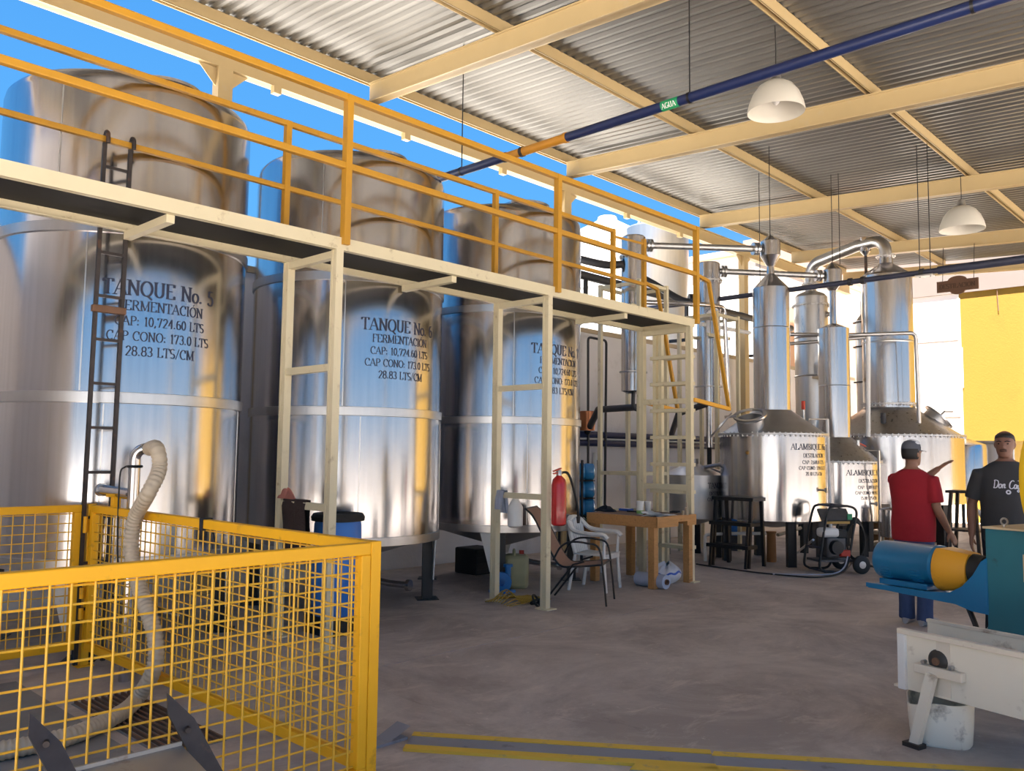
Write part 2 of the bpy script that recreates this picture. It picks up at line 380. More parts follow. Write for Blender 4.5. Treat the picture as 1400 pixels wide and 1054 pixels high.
# ------------------------------------------------------------------ floor, ground
def concrete(name, c1, c2, c3, rough=.62):
    m = bpy.data.materials.new(name); m.use_nodes = True; n = m.node_tree.nodes; l = m.node_tree.links; b = n['Principled BSDF']
    g = n.new('ShaderNodeNewGeometry')
    def noise(scale, det, st, rr=.6):
        mp = n.new('ShaderNodeMapping'); mp.inputs['Scale'].default_value = st; mp.inputs['Rotation'].default_value = (0, 0, .45)
        l.new(g.outputs['Position'], mp.inputs[0])
        z = n.new('ShaderNodeTexNoise'); z.inputs['Scale'].default_value = scale; z.inputs['Detail'].default_value = det; z.inputs['Roughness'].default_value = rr
        z.inputs['Distortion'].default_value = .6; l.new(mp.outputs[0], z.inputs['Vector']); return z.outputs['Fac']
    def ramp(src, a, b_):
        r = n.new('ShaderNodeMapRange'); r.inputs[1].default_value = a; r.inputs[2].default_value = b_; l.new(src, r.inputs[0]); return r.outputs[0]
    def mix(f, a, c):
        x = n.new('ShaderNodeMix'); x.data_type = 'RGBA'; l.new(f, x.inputs[0])
        if isinstance(a, tuple): x.inputs[6].default_value = (*a, 1)
        else: l.new(a, x.inputs[6])
        x.inputs[7].default_value = (*c, 1); return x.outputs[2]
    o = mix(ramp(noise(.8, 9, (1, 1, 1), .72), .40, .62), c1, c2)
    o = mix(ramp(noise(1.6, 10, (1, 2.2, 1), .7), .55, .72), o, c3)
    o = mix(ramp(noise(1.1, 10, (2.0, .8, 1), .75), .62, .80), o, tuple(v*.42 for v in c1))
    o = mix(ramp(noise(14, 6, (1, 1, 1), .7), .62, .86), o, tuple(min(1, v*1.5) for v in c2))
    l.new(o, b.inputs['Base Color'])
    rr = n.new('ShaderNodeMapRange'); rr.inputs[3].default_value = rough-.14; rr.inputs[4].default_value = rough+.2
    l.new(noise(1.3, 6, (1, 1, 1)), rr.inputs[0]); l.new(rr.outputs[0], b.inputs['Roughness'])
    bp = n.new('ShaderNodeBump'); bp.inputs['Strength'].default_value = .35; bp.inputs['Distance'].default_value = .006
    l.new(noise(30, 6, (1, 1, 1)), bp.inputs['Height']); l.new(bp.outputs[0], b.inputs['Normal'])
    MATS[name] = m
concrete('concrete', (.34, .285, .255), (.55, .475, .425), (.62, .53, .46))
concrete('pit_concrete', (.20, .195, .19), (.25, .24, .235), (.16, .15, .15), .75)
ZR0, SR = 5.82, tan(radians(3.27))
def beamZ(Y): return ZR0+SR*Y
g = MB().span((-70, -70, -.30), (90, 90, -.16)).build('ground', 'ground_dirt', smooth=False)
struct(g, 'pale dusty ground outside the open shed', 'ground')
fl = MB().span((-7, -6.2, -.16), (23.5, 9.4, -.035)).build('floor', 'concrete', smooth=False)
struct(fl, 'grey brown stained concrete slab floor with joints', 'floor')
def slab(x0, x1, y0, y1, m='concrete'):
    MB().span((x0+.006, y0+.006, -.034), (x1-.006, y1-.006, 0)).build('slab', m, fl, smooth=False, bevel=.004)
xs = [-7+.1]+[3.92-2.8*k for k in (3, 2, 1, 0)]+[6.72, 9.52, 12.32, 15.12, 17.92, 20.72, 23.4]
for a, b in zip(xs[:-1], xs[1:]): slab(a, b, 5.17, 9.3)
for a, b in ((-6.9, 1.12), (1.12, 12.32), (12.32, 23.4)):
    if b > a:
        slab(a, b, -.43, 5.17); slab(a, b, -6.1, -.43)
# ------------------------------------------------------------------ roof
ce = MB().bar((-2.2, 9.35, beamZ(9.35)+.46), (22.9, 9.35, beamZ(9.35)+.46), .03, .03).build('ceiling', 'galvalume', smooth=False)
struct(ce, 'corrugated galvanised sheet roof seen from below', 'ceiling')
def sheet_mesh(x0, n, p, y0, y1):
    mb = MB(); prof = []
    for k in range(n):
        prof += [(k*p, 0), (k*p+p*.30, 0), (k*p+p*.5, .036), (k*p+p*.80, .036)]
    prof.append((n*p, 0))
    vs = []
    for y in (y0, y1):
        for a, z in prof: vs.append((a, y, beamZ(y)+.415+z))
    m = len(prof); mb.add(vs, [(i, i+1, m+i+1, m+i) for i in range(m-1)])
    return mb.mesh('roof_sheet', Vector((0, 0, 0)), 'galvalume', smooth=False)
sm = sheet_mesh(0, 6, .15, -2.5, 9.40)
for k in range(28): piece(sm, 'roof_sheet', ce, (-2.3+.9*k, 0, 0))
BEAMX = [-1.8, 2.5, 6.76, 10.93, 15.25, 19.5, 22.6]
for i, X in enumerate(BEAMX):
    mb = MB()
    y0, y1 = -2.4, 9.12
    for X2, hw, za, zb in ((X, .055, 0, .26), (X, .075, 0, .02), (X, .075, .24, .26)):
        mb.add([(X2+sx*hw, y, beamZ(y)+z) for y in (y0, y1) for sx, z in ((-1, za), (1, za), (1, zb), (-1, zb))],
               [(0, 1, 2, 3), (7, 6, 5, 4), (0, 4, 5, 1), (1, 5, 6, 2), (2, 6, 7, 3), (3, 7, 4, 0)])
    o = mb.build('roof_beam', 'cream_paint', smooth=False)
    lab = ['out of view', 'out of view', 'cream sloping roof beam above the big numbered tanks, first under the sheets',
           'cream sloping roof beam crossing in front of the white bell lamp with the blue pipe', 'cream sloping roof beam above the first still with the open hatch',
           'cream sloping roof beam from which the wooden sign hangs', 'last cream roof beam at the end near the yellow wall'][i]
    if lab == 'out of view': lab = 'cream sloping roof beam over the fenced corner' if i else 'cream sloping roof beam over the added wall end'
    struct(o, lab, 'beam')
PURY = [9.3, 6.78, 4.13, 1.52, -.6, -2.3]
PL = ['cream eave channel purlin along the open edge above the tanks', 'cream channel purlin above the catwalk between eave and lamps', 'cream channel purlin that carries the white bell lamps',
      'cream channel purlin above the blue motor machine', 'cream channel purlin over the open middle of the floor', 'cream channel purlin along the open front edge']
for Y, lab in zip(PURY, PL):
    z = beamZ(Y)+.262; mb = MB()
    ya, yb = Y-.155, Y-.068
    mb.span((-2.2, ya, z), (22.85, ya+.004, z+.15)); mb.span((-2.2, yb-.004, z), (22.85, yb, z+.15))      # two webs
    mb.span((-2.2, ya, z+.146), (22.85, yb, z+.15))                                                       # top
    mb.span((-2.2, ya, z), (22.85, ya+.016, z+.004)); mb.span((-2.2, yb-.016, z), (22.85, yb, z+.004))    # lips of the open underside
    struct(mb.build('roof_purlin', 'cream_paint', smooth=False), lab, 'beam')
# eave beam and its columns behind the tanks
mb = MB(); ez0, ez1 = 6.06, 6.32
mb.span((-2.2, 9.06, ez0), (22.9, 9.20, ez0+.02)); mb.span((-2.2, 9.06, ez1-.02), (22.9, 9.20, ez1)); mb.span((-2.2, 9.09, ez0), (22.9, 9.17, ez1))
for x in (5.3, 7.35, 9.3, 12.6, 14.4): mb.span((x-.08, 9.04, ez0-.09), (x+.02, 9.12, ez0))
struct(mb.build('eave_beam', 'cream_paint', smooth=False), 'long cream steel eave beam behind the upper yellow rail', 'beam')
for x, lab in ((4.60, 'cream steel column rising behind the first and second numbered tanks'), (10.85, 'cream steel column behind the third numbered tank'),
               (17.05, 'cream steel column behind the condensers in front of the bright building')):
    mb = MB().span((x-.09, 9.06, -.03), (x+.09, 9.20, ez0))
    mb.prism([(0, 0), (.22, 0), (0, -.22)], .012, (x+.09, 9.13, ez0), (1, 0, 0), (0, 0, 1)); mb.prism([(0, 0), (-.22, 0), (0, -.22)], .012, (x-.09, 9.13, ez0), (1, 0, 0), (0, 0, 1))
    mb.span((x-.15, 8.98, -.03), (x+.15, 9.28, .012))
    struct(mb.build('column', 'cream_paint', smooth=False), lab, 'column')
# columns of the open front (behind the camera)
for x in (-1.8, 6.76, 15.25, 22.6):
    struct(MB().span((x-.09, -2.40, -.03), (x+.09, -2.22, beamZ(-2.3))).build('column', 'cream_paint', smooth=False), 'cream steel column of the open front', 'column')['group'] = 'columns along the open front'
# ------------------------------------------------------------------ walls
mb = MB().span((-6.5, 9.42, -.16), (24.0, 9.60, 3.78)); o = struct(mb.build('wall_back', 'white_wall', smooth=False), 'white plastered wall behind the tanks and stills', 'wall')
MB().span((-6.5, 9.39, 3.78), (24.0, 9.63, 3.86)).build('coping', 'beige_plank', o, smooth=False)
mb = MB().span((19.8, 9.66, -.16), (27.0, 9.84, 5.45)); struct(mb.build('wall_side', 'peach_bounce_wall', smooth=False), 'wall tinted peach for warm bounce light, rising behind the stills', 'wall')
WX = 26.2; YE = onX(1312, 450, WX).y
o = struct(MB().span((WX, YE, -.16), (WX+.2, 14, 6.35)).build('wall_far', 'sunny_wall', smooth=False), 'sunlit white end wall beyond the stills', 'wall')
zt = onX(1250, 470, WX).z
for z in (zt, zt+2.0, zt-2.2): MB().span((WX-.012, YE, z), (WX+.01, 14, z+.02)).build('plaster_joint', 'band_grey', o, smooth=False)
MB().span((WX-.02, YE-.03, -.16), (WX+.01, YE+.03, 6.2)).build('edge_strip', 'sunny_wall', o, smooth=False)
o = struct(MB().span((WX+.001, -9, -.16), (WX+.2, YE-.001, 6.35)).build('wall_end', 'yellow_wall', smooth=False), 'sunlit yellow end wall behind the two men', 'wall')
MB().span((WX-.06, -9, 6.35), (WX+.2, 14, 9.0)).build('fascia', 'band_grey', o, smooth=False)
q = onX(1364, 408, WX)
MB().tube([(WX-.03, q.y, q.z+.8), (WX-.03, q.y, q.z+.1), (WX-.03, q.y-.02, q.z-.35)], .012, 6).build('hanging_rod', 'rust_brown', o)
q = onX(1316, 487, WX); MB().tube([(WX-.02, q.y, q.z+.25), (WX-.02, q.y, q.z-.9)], .015, 6).build('conduit', 'pvc_white', o)
struct(MB().span((-1.6, 4.9, -.16), (-1.4, 9.4, 5.9)).build('added_wall_left', 'white_wall', smooth=False), 'added unseen white wall beside tank 5 that darkens its reflection', 'wall')  # unseen wall, added to darken what the left flank of the tank mirrors
o = struct(MB().span((-9, -13.7, -.16), (45, -13.5, 2.7)).build('wall_front', 'yard_wall', smooth=False), 'pale boundary wall across the yard', 'wall')
# ------------------------------------------------------------------ fermentation tanks
TR = 1.02
TC = [(3.04, 7.70), (5.47, 7.70), (7.90, 7.70)]
def make_tank(cx, cy, num, tang, label, first_leg):
    t = thing('fermentation_tank', label, 'tank', (cx, cy, 0), 'fermentation tanks under the catwalk')
    c = (cx, cy, 0)
    MB().lathe([(TR-.03, .70), (TR, .70), (TR, 4.53), (TR-.012, 4.585), (TR-.05, 4.63), (TR-.10, 4.645), (.34, 4.75)], c, 96).build('shell', 'stainless', t, ang=30)
    MB().lathe([(.10, .44), (.12, .44), (TR-.02, .70), (TR-.04, .73)], c, 64).build('cone_bottom', 'stainless_dull', t)
    for z0, z1 in ((.675, .765), (1.955, 2.045), (3.295, 3.385)):
        MB().lathe([(TR, z0), (TR+.016, z0+.004), (TR+.016, z1-.004), (TR, z1)], c, 96, cap=False).build('band', 'stainless_band', t)
    # vertical weld seams
    for a, z0, z1 in ((-118, .77, 1.95), (-128, 2.05, 3.29), (-142, 3.39, 4.5), (-40, .77, 1.95)):
        ar = radians(a); p = Vector((cx+TR*cos(ar), cy+TR*sin(ar), 0))
        MB().bar(p+Vector((0, 0, z0)), p+Vector((0, 0, z1)), .010, .006, (cos(ar), sin(ar), 0)).build('weld_seam', 'stainless_band', t)
    for k in range(4):
        a = radians(first_leg+90*k); d = Vector((cos(a), sin(a), 0)); p = Vector(c)+d*(TR-.10)
        lg = MB().box(p+Vector((0, 0, .34)), (.11, .11, .76), Matrix.Rotation(a, 3, 'Z'))
        lg.box(p+Vector((0, 0, -.022)), (.24, .24, .06), Matrix.Rotation(a, 3, 'Z')).build('leg', 'black_paint', t, smooth=False)
        s_ = Vector((-d.y, d.x, 0)); q = p-s_*.06+d*.05
        MB().prism([(0, .72), (-.20, .72), (-.07, .22), (0, .22)], .012, (q.x, q.y, 0), s_, (0, 0, 1)).build('gusset', 'white_plastic', t, smooth=False)
    lid = MB().lathe([(.30, 4.72), (.30, 4.84), (.32, 4.845), (.32, 4.87), (.29, 4.885), (.05, 4.91)], (cx+.18, cy-.22, 0), 32).build('manway_lid', 'stainless', t)
    MB().tube(arcpts((cx+.18, cy-.22, 4.90), .06, 0, 180, 8), .009, 6).build('lid_handle', 'stainless_dull', lid)
    MB().tube([(cx, cy, .46), (cx, cy, .30), (cx+.25, cy-.5, .22), (cx+.3, cy-.72, .22)], .035, 10).build('outlet_pipe', 'stainless', t)
    MB().lathe([(.03, -.01), (.06, -.01), (.06, .03), (.03, .03)], (cx+.3, cy-.74, .22), 18, (.4, -1, 0)).build('outlet_flange', 'stainless', t)
    text_lines(t, (('TANQUE No. '+num, 2.815, .118, .17), ('FERMENTACIÓN', 2.695, .078, .15), ('CAP: 10,724.60 LTS', 2.575, .072, .15), ('CAP CONO: 173.0 LTS', 2.455, .072, .15), ('28.83 LTS/CM', 2.335, .075, .15)), cx, cy, TR, radians(tang))
    return t
def ang_at(cx, cy, px, z):     # angle on the tank where the column px of the photograph meets its shell
    best = None
    d = ray(px, 500); d = Vector((d.x, d.y)).normalized(); c = Vector((cx, cy)); b = d.dot(c); q = d*(b-sqrt(max(0, b*b-c.dot(c)+TR*TR)))-c
    return math.degrees(atan2(q.y, q.x))
make_tank(*TC[0], '5', ang_at(*TC[0], 221, 2.6), 'tall stainless tank lettered TANQUE No. 5 with a rusty ladder in front', -33)
make_tank(*TC[1], '6', ang_at(*TC[1], 551, 2.6), 'tall stainless tank lettered TANQUE No. 6 above the blue drum', -33)
make_tank(*TC[2], '7', ang_at(*TC[2], 768, 2.6), 'tall stainless tank behind the fire extinguisher, lettering partly hidden by a cream post', -45)
# rusty hook ladder in front of tank 5
lt = thing('hook_ladder', 'thin rusty steel ladder hooked over the yellow rail before tank 5', 'ladder', (2.5, 6.66, 0))
LA, LB = Vector((2.405, 6.675, .0)), Vector((2.60, 6.675, .0))
for p in (LA, LB):
    MB().bar(p+Vector((0, 0, .02)), p+Vector((0.02, 0, 3.97)), .028, .028).build('side_rail', 'rust_steel', lt, smooth=False)
    MB().tube(crv([p+Vector((.02, -.0, 3.92)), p+Vector((.02, -.005, 4.01)), p+Vector((.02, -.03, 4.033)), p+Vector((.02, -.06, 4.005)), p+Vector((.02, -.065, 3.94))], 5), .017, 8).build('hook', 'rust_steel', lt)
for k in range(11):
    z = .42+.335*k; MB().bar(LA+Vector((.01, 0, z)), LB+Vector((.01, 0, z)), .022, .022).build('rung', 'rust_steel', lt, smooth=False)
MB().box((2.505, 6.645, 2.66), (.25, .05, .055)).build('clamp_block', 'rust_brown', lt, smooth=False, bevel=.008)

# ------------------------------------------------------------------ catwalk
cw = thing('catwalk', 'raised cream steel catwalk with yellow guard rails in front of the tanks', 'catwalk', (3, 6.25, 0))
YF, YB = 5.85, 6.66; X0, X1 = -1.35, 9.60; ZT = 3.39
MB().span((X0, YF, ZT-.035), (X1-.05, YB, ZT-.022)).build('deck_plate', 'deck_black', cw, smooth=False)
for Y in (YF, YB):
    s_ = -1 if Y == YF else 1; mb = MB()
    mb.span((X0, Y-.006, ZT-.105), (X1, Y+.006, ZT)); mb.span((X0, min(Y, Y-s_*.05), ZT-.105), (X1, max(Y, Y-s_*.05), ZT-.098)); mb.span((X0, min(Y, Y-s_*.05), ZT-.012), (X1, max(Y, Y-s_*.05), ZT))
    mb.build('edge_channel', 'cream_post_paint', cw, smooth=False)
MB().span((X1-.012, YF, ZT-.105), (X1, YB, ZT)).build('end_channel', 'cream_post_paint', cw, smooth=False)
for X in (1.25, 2.62, 5.38, 8.15):
    MB().span((X-.03, YF+.05, ZT-.165), (X+.03, YB-.01, ZT-.106)).build('cross_member', 'cream_post_paint', cw, smooth=False)
POSTX = [-.9, 4.04, 6.72, 9.53]
for i, X in enumerate(POSTX):
    for Y in (YF+.035, YB-.035):
        mb = MB().span((X-.035, Y-.04, .012), (X+.035, Y-.015, ZT-.105)); mb.span((X-.035, Y+.015, .012), (X+.035, Y+.04, ZT-.105)); mb.span((X-.030, Y-.02, .012), (X+.030, Y+.02, ZT-.105))
        pst = mb.build('post', 'cream_post_paint', cw, smooth=False)
        MB().span((X-.075, Y-.095, 0), (X+.075, Y+.075, .012)).build('base_plate', 'cream_post_paint', pst, smooth=False)
    MB().span((X-.03, YF+.05, ZT-.17), (X+.03, YB-.05, ZT-.108)).build('cross_member', 'cream_post_paint', cw, smooth=False)
    if i in (1, 2):
        for z in ((2.27, 1.11) if i == 1 else (2.29, 1.12)):
            MB().span((X-.025, YF+.07, z), (X+.025, YB-.07, z+.06)).build('rung', 'cream_post_paint', cw, smooth=False)
# guard rails
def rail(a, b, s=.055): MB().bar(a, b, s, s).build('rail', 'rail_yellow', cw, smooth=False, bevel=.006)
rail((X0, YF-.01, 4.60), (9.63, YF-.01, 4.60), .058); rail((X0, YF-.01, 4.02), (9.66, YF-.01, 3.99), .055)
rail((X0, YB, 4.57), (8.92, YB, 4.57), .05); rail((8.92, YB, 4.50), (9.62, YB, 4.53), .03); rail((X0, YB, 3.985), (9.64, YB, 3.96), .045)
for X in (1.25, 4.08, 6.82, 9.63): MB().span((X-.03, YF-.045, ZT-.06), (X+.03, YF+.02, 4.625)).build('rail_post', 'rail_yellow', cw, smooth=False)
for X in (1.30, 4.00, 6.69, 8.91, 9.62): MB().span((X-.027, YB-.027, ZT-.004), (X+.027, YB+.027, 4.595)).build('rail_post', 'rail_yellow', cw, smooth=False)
# ladder steps at the end between the last posts, hand rails running down past it
for Y in (YF-.01, YB):
    pts = [(9.64, Y, 3.985), (9.95, Y, 3.94), (10.46, Y, 2.27)]
    for a, b in zip(pts[:-1], pts[1:]): MB().bar(a, b, .042, .042).build('hand_rail', 'rail_yellow', cw, smooth=False)
    MB().bar((9.56, Y, 2.33), (10.48, Y, 2.25), .04, .05).build('hand_rail_stay', 'guard_orange', cw, smooth=False)
LX = 9.62
for Y in (YB-.19, YB-.28): MB().span((LX-.03, Y-.025, 0), (LX+.03, Y+.025, ZT-.11)).build('stringer', 'cream_post_paint', cw, smooth=False)
for k in range(8):
    z = .40+.355*k
    MB().span((LX-.09, YF+.06, z), (LX+.09, YB-.16, z+.045)).build('step', 'cream_post_paint', cw, smooth=False)
for z in (2.28, 1.16): MB().span((9.50, YF+.07, z), (9.55, YB-.07, z+.07)).build('rung', 'cream_post_paint', cw, smooth=False)
# ------------------------------------------------------------------ yellow mesh fence
FX, FN, FB = 2.47, 3.20, 6.70
wire_cache = {}
def wire_mesh(L, vertical):
    k = (round(L, 3), vertical)
    if k not in wire_cache:
        mb = MB().tube([(0, 0, 0), (0, 0, L)] if vertical else [(0, 0, 0), (L, 0, 0)], .0046, 6)
        wire_cache[k] = mb.mesh('wire', Vector((0, 0, 0)), 'wire_yellow')
    return wire_cache[k]
def fence_panel(A, B, label, posts, z0=.13, z1=1.185, sv=.0745, sh=.066):
    A = Vector((*A, 0)); B = Vector((*B, 0)); d = (B-A); L = d.length; d.normalize(); az = atan2(d.y, d.x)
    t = thing('fence_panel', label, 'fence', (A+B)/2, 'yellow welded mesh fence panels')
    up = Vector((0, 0, 1)); s = .055
    for z in (z0+s/2, z1-s/2): MB().bar(A+up*z, B+up*z, .05, s).build('frame_rail', 'fence_yellow', t, smooth=False, bevel=.005)
    for q in (A+d*s/2, B-d*s/2): MB().bar(q+up*(z0+s), q+up*(z1-s), s, .05, d).build('frame_stile', 'fence_yellow', t, smooth=False, bevel=.005)
    n = int((L-2*s)/sv); off = (L-2*s-n*sv)/2
    for i in range(n+1): piece(wire_mesh(z1-z0-1.4*s, True), 'wire', t, A+d*(s+off+i*sv)+up*(z0+.7*s)+d.cross(up)*.004, (random.uniform(-.004, .004), random.uniform(-.004, .004), az))
    m = int((z1-z0-2*s)/sh); offz = (z1-z0-2*s-m*sh)/2
    for i in range(m+1): piece(wire_mesh(L-1.4*s, False), 'wire', t, A+d*(.7*s)+up*(z0+s+offz+i*sh)-d.cross(up)*.004, (0, random.uniform(-.0015, .0015), az))
    for q in posts:
        q = Vector((*q, 0)); p = MB().span(q-Vector((.028, .028, 0)), q+Vector((.028, .028, 1.19))); p.span(q-Vector((.06, .06, 0)), q+Vector((.06, .06, .01)))
        p.build('post', 'fence_yellow', t, smooth=False, bevel=.004)
    return t
fence_panel((.15, FN), (FX-.058, FN), 'yellow mesh fence panel in front of the steel tray and grey hose', [(FX-.03, FN)])
sp_ = fence_panel((FX, FN+.06), (FX, FB-.06), 'yellow mesh fence side panel carrying the hose standpipe clamp', [(FX+.0, FB+.0)])
fp = fence_panel((.15, FB), (FX-.07, FB), 'yellow mesh fence panel standing right against tank 5', [])
for x in (FX-.05, FX+.055): MB().tube([(x, FB-.045, 1.10), (x, FB-.045, .98)], .016, 8).build('hinge', 'fence_yellow', fp)
for q in ((FX-.05, FB-.045, .35), (FX-.05, FB-.045, .50)): MB().lathe([(.018, 0), (.018, .08)], q, 10).build('hinge', 'fence_yellow', fp)
q = onX(281, 725, FX)
st = MB().box((FX, q.y, 1.155), (.066, .035, .075)); st.tube(crv([(FX+.04, q.y, 1.13), (FX+.045, q.y-.03, 1.07), (FX+.05, q.y-.06, 1.03)], 4), .006, 6)
tag(st.build('strap', 'black_cloth'), 'black strap tied round the top of the side fence panel', 'strap')
# standpipe with the beige suction hose
S0 = onX(183, 660, FX+.05); S0.z = 0
pp = thing('standpipe', 'steel standpipe with elbow clamped to the yellow fence, feeding the beige hose', 'pipe', (S0.x, S0.y, 0))
MB().tube([(S0.x, S0.y, 0), (S0.x, S0.y, 1.53)], .040, 16).build('riser', 'stainless', pp)
e_ = arcpts((S0.x+.055, S0.y-.055, 1.53), .078, 180, 75, 8, (.7071, -.7071, 0), (0, 0, 1))
MB().tube(e_, .038, 16).build('elbow', 'stainless', pp)
MB().tube([(S0.x, S0.y+.0, 1.28), (S0.x-.05, S0.y+.42, 1.30)], .040, 16).build('branch', 'stainless', pp)
MB().lathe([(.048, 0), (.048, .03)], (S0.x-.05, S0.y+.42, 1.30), 20, (-.1, 1, 0)).build('branch_cap', 'stainless_band', pp)
MB().lathe([(.044, 0), (.044, .05)], e_[-1], 18, (e_[-1]-e_[-2])).build('hose_clamp', 'stainless_band', pp)
MB().torus((S0.x, S0.y, 1.48), .046, .010, n=20).build('pipe_clamp', 'black_paint', pp)
MB().box((FX+.01, S0.y+.2, 1.225), (.05, .05, .09)).box((FX+.0, S0.y+.2, 1.27), (.10, .05, .02)).build('saddle_bracket', 'fence_yellow', pp, smooth=False)
MB().tube(crv([(S0.x-.05, S0.y+.03, 1.48), (S0.x-.075, S0.y+.06, 1.40), (S0.x-.07, S0.y+.05, .9), (S0.x-.06, S0.y+.02, .72)], 6), .006, 6).build('cable', 'black_rubber', pp)
hp = [e_[-1]+Vector((0, 0, 0))]
for (x, y, D) in ((214, 613, 5.92), (218, 640, 5.92), (204, 672, 5.92), (186, 705, 5.90), (180, 735, 5.88), (181, 765, 5.86), (191, 805, 5.84), (205, 845, 5.82), (213, 880, 5.8)): hp.append(onX(x, y, FX-.02 if y < 650 else FX-.10))
hp.append(onX(210, 916, FX-.11))
for (x, y) in ((186, 957), (160, 978), (105, 1003), (50, 1017), (-20, 1030), (-120, 1045)): hp.append(onZ(x, y, .055))
pts = crv(hp, 26)
dense = [pts[0]]; left = .0075
for p_, q_ in zip(pts[:-1], pts[1:]):
    L_ = (q_-p_).length; s_ = left
    while s_ < L_: dense.append(p_.lerp(q_, s_/L_)); s_ += .0075
    left = s_-L_
rr = [.047+(.0035 if (i//2) % 2 else -.0015) for i in range(len(dense))]
tag(MB().tube(dense, rr, 12).build('suction_hose', 'hose_beige', ang=80), 'thick ribbed beige hose hanging inside the yellow fence and along the floor', 'hose')
# drain grate inside the fence
gq = [onZ(x, y, .0) for x, y in ((205, 925), (330, 948))]
gt = thing('drain_grate', 'dark steel floor grate inside the yellow fence', 'grate', (gq[0]+gq[1])/2)
gx0, gx1, gy0, gy1 = 2.06, 2.42, 4.45, 5.75
MB().span((gx0, gy0, 0), (gx1, gy1, .004)).build('recess', 'pit_concrete', gt, smooth=False)
bm_ = MB().span((0, gy0+.01, 0), (.012, gy1-.01, .018)).mesh('bar', Vector((0, 0, 0)), 'rust_brown', smooth=False)
for i in range(9): piece(bm_, 'bar', gt, (gx0+.015+i*.041, 0, .004))
# pale pit floor panel inside the fence
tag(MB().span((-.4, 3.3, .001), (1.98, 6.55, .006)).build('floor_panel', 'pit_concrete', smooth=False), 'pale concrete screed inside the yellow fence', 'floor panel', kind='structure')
# steel tipping tray in front of the fence
R1 = onY(248, 1018, 2.98); R0 = onY(70, 1058, 2.98); zt = R1.z
tr = thing('steel_tray', 'bare steel tipping tray with two pointed arms before the yellow fence', 'tray', ((R0.x+R1.x)/2, 2.6, 0))
x0, x1 = R0.x-.02, R1.x
MB().add([(x0, 2.98, zt), (x1, 2.98, zt), (x1, 2.25, zt-.16), (x0, 2.25, zt-.16), (x0, 2.98, zt-.008), (x1, 2.98, zt-.008), (x1, 2.25, zt-.168), (x0, 2.25, zt-.168)],
         [(0, 1, 2, 3), (7, 6, 5, 4), (0, 4, 5, 1), (1, 5, 6, 2), (2, 6, 7, 3), (3, 7, 4, 0)]).build('pan', 'tray_steel', tr, smooth=False)
MB().span((x0, 2.975, zt-.03), (x1, 2.985, zt+.012)).build('back_lip', 'tray_steel', tr, smooth=False)
for (px, py, qx, qy) in ((230, 947, 292, 1062), (42, 974, 92, 1070)):
    a = onY(px, py, 3.03); b = onY(qx, qy, 2.93); dd = (a-b).normalized(); sd = Vector((.95, 0, .3))
    sd = (sd-dd*sd.dot(dd)).normalized(); wv = .035
    am = MB().prism([(-wv, -.35), (wv, -.35), (wv, (a-b).length-.13), (-.004, (a-b).length), (-wv, (a-b).length-.06)], .012, b, sd, dd)
    am.build('arm', 'rust_steel', tr, smooth=False)
    m = a.lerp(b, .42); MB().lathe([(.010, -.03), (.010, .03)], m, 10, (.3, 1, 0)).build('pivot_bolt', 'rust_steel', tr)
for x in (x0+.06, x1-.06):
    for y, z in ((2.9, zt-.04), (2.3, zt-.17)): MB().span((x-.02, y-.02, 0), (x+.02, y+.02, z)).build('leg', 'rust_steel', tr, smooth=False)
# ramp plates with yellow borders
def ramp(p0, p1, p2, label, notch=0):
    a, b, c = [onZ(*p) for p in (p0, p1, p2)]
    ex = (b-a); L = ex.length; ex.normalize(); ey = Vector((0, 0, 1)).cross(ex)
    W = abs((c-a).dot(ey)); sg = 1 if (c-a).dot(ey) > 0 else -1; sh = (c-a).dot(ex)
    t = thing('ramp_plate', label, 'plate', a, 'steel bridging plates with yellow borders')
    def quad(v0, v1, name, m, zt_):
        vs = []
        for z in (0, zt_):
            for (u_, v_) in ((0, v0), (L, v0), (L, v1), (0, v1)): vs.append(a+ex*(u_+(sh*v_/W if u_ == 0 else sh*v_/W))+ey*(sg*v_)+Vector((0, 0, z)))
        MB().add(vs, [(3, 2, 1, 0), (4, 5, 6, 7), (0, 1, 5, 4), (1, 2, 6, 5), (2, 3, 7, 6), (3, 0, 4, 7)]).build(name, m, t, smooth=False)
    quad(0, W, 'plate', 'ramp_grey', .012); quad(-.002, W*.22, 'border', 'ramp_yellow', .016); quad(W*.76, W+.002, 'border', 'ramp_yellow', .016)
ramp((566, 1004), (971, 1029), (551, 1027), 'grey floor plate with yellow borders next to the corner of the yellow fence')
ramp((976, 1031), (1440, 1058), (963, 1056), 'grey floor plate with yellow borders below the white bucket')
ramp((868, 1048), (1200, 1066), (835, 1085), 'grey floor plate with yellow borders tucked behind the two longer plates')
a = onZ(527, 1018); tag(MB().span((a.x-.10, a.y-.02, 0), (a.x+.14, a.y+.10, .015)).add([a+Vector((.02, -.02, .015)), a+Vector((.16, -.02, .07)), a+Vector((.16, .10, .07)), a+Vector((.02, .10, .015))], [(0, 1, 2, 3)]).build('bent_plate', 'ramp_grey', smooth=False), 'small bent blue grey steel plate at the fence corner', 'plate')
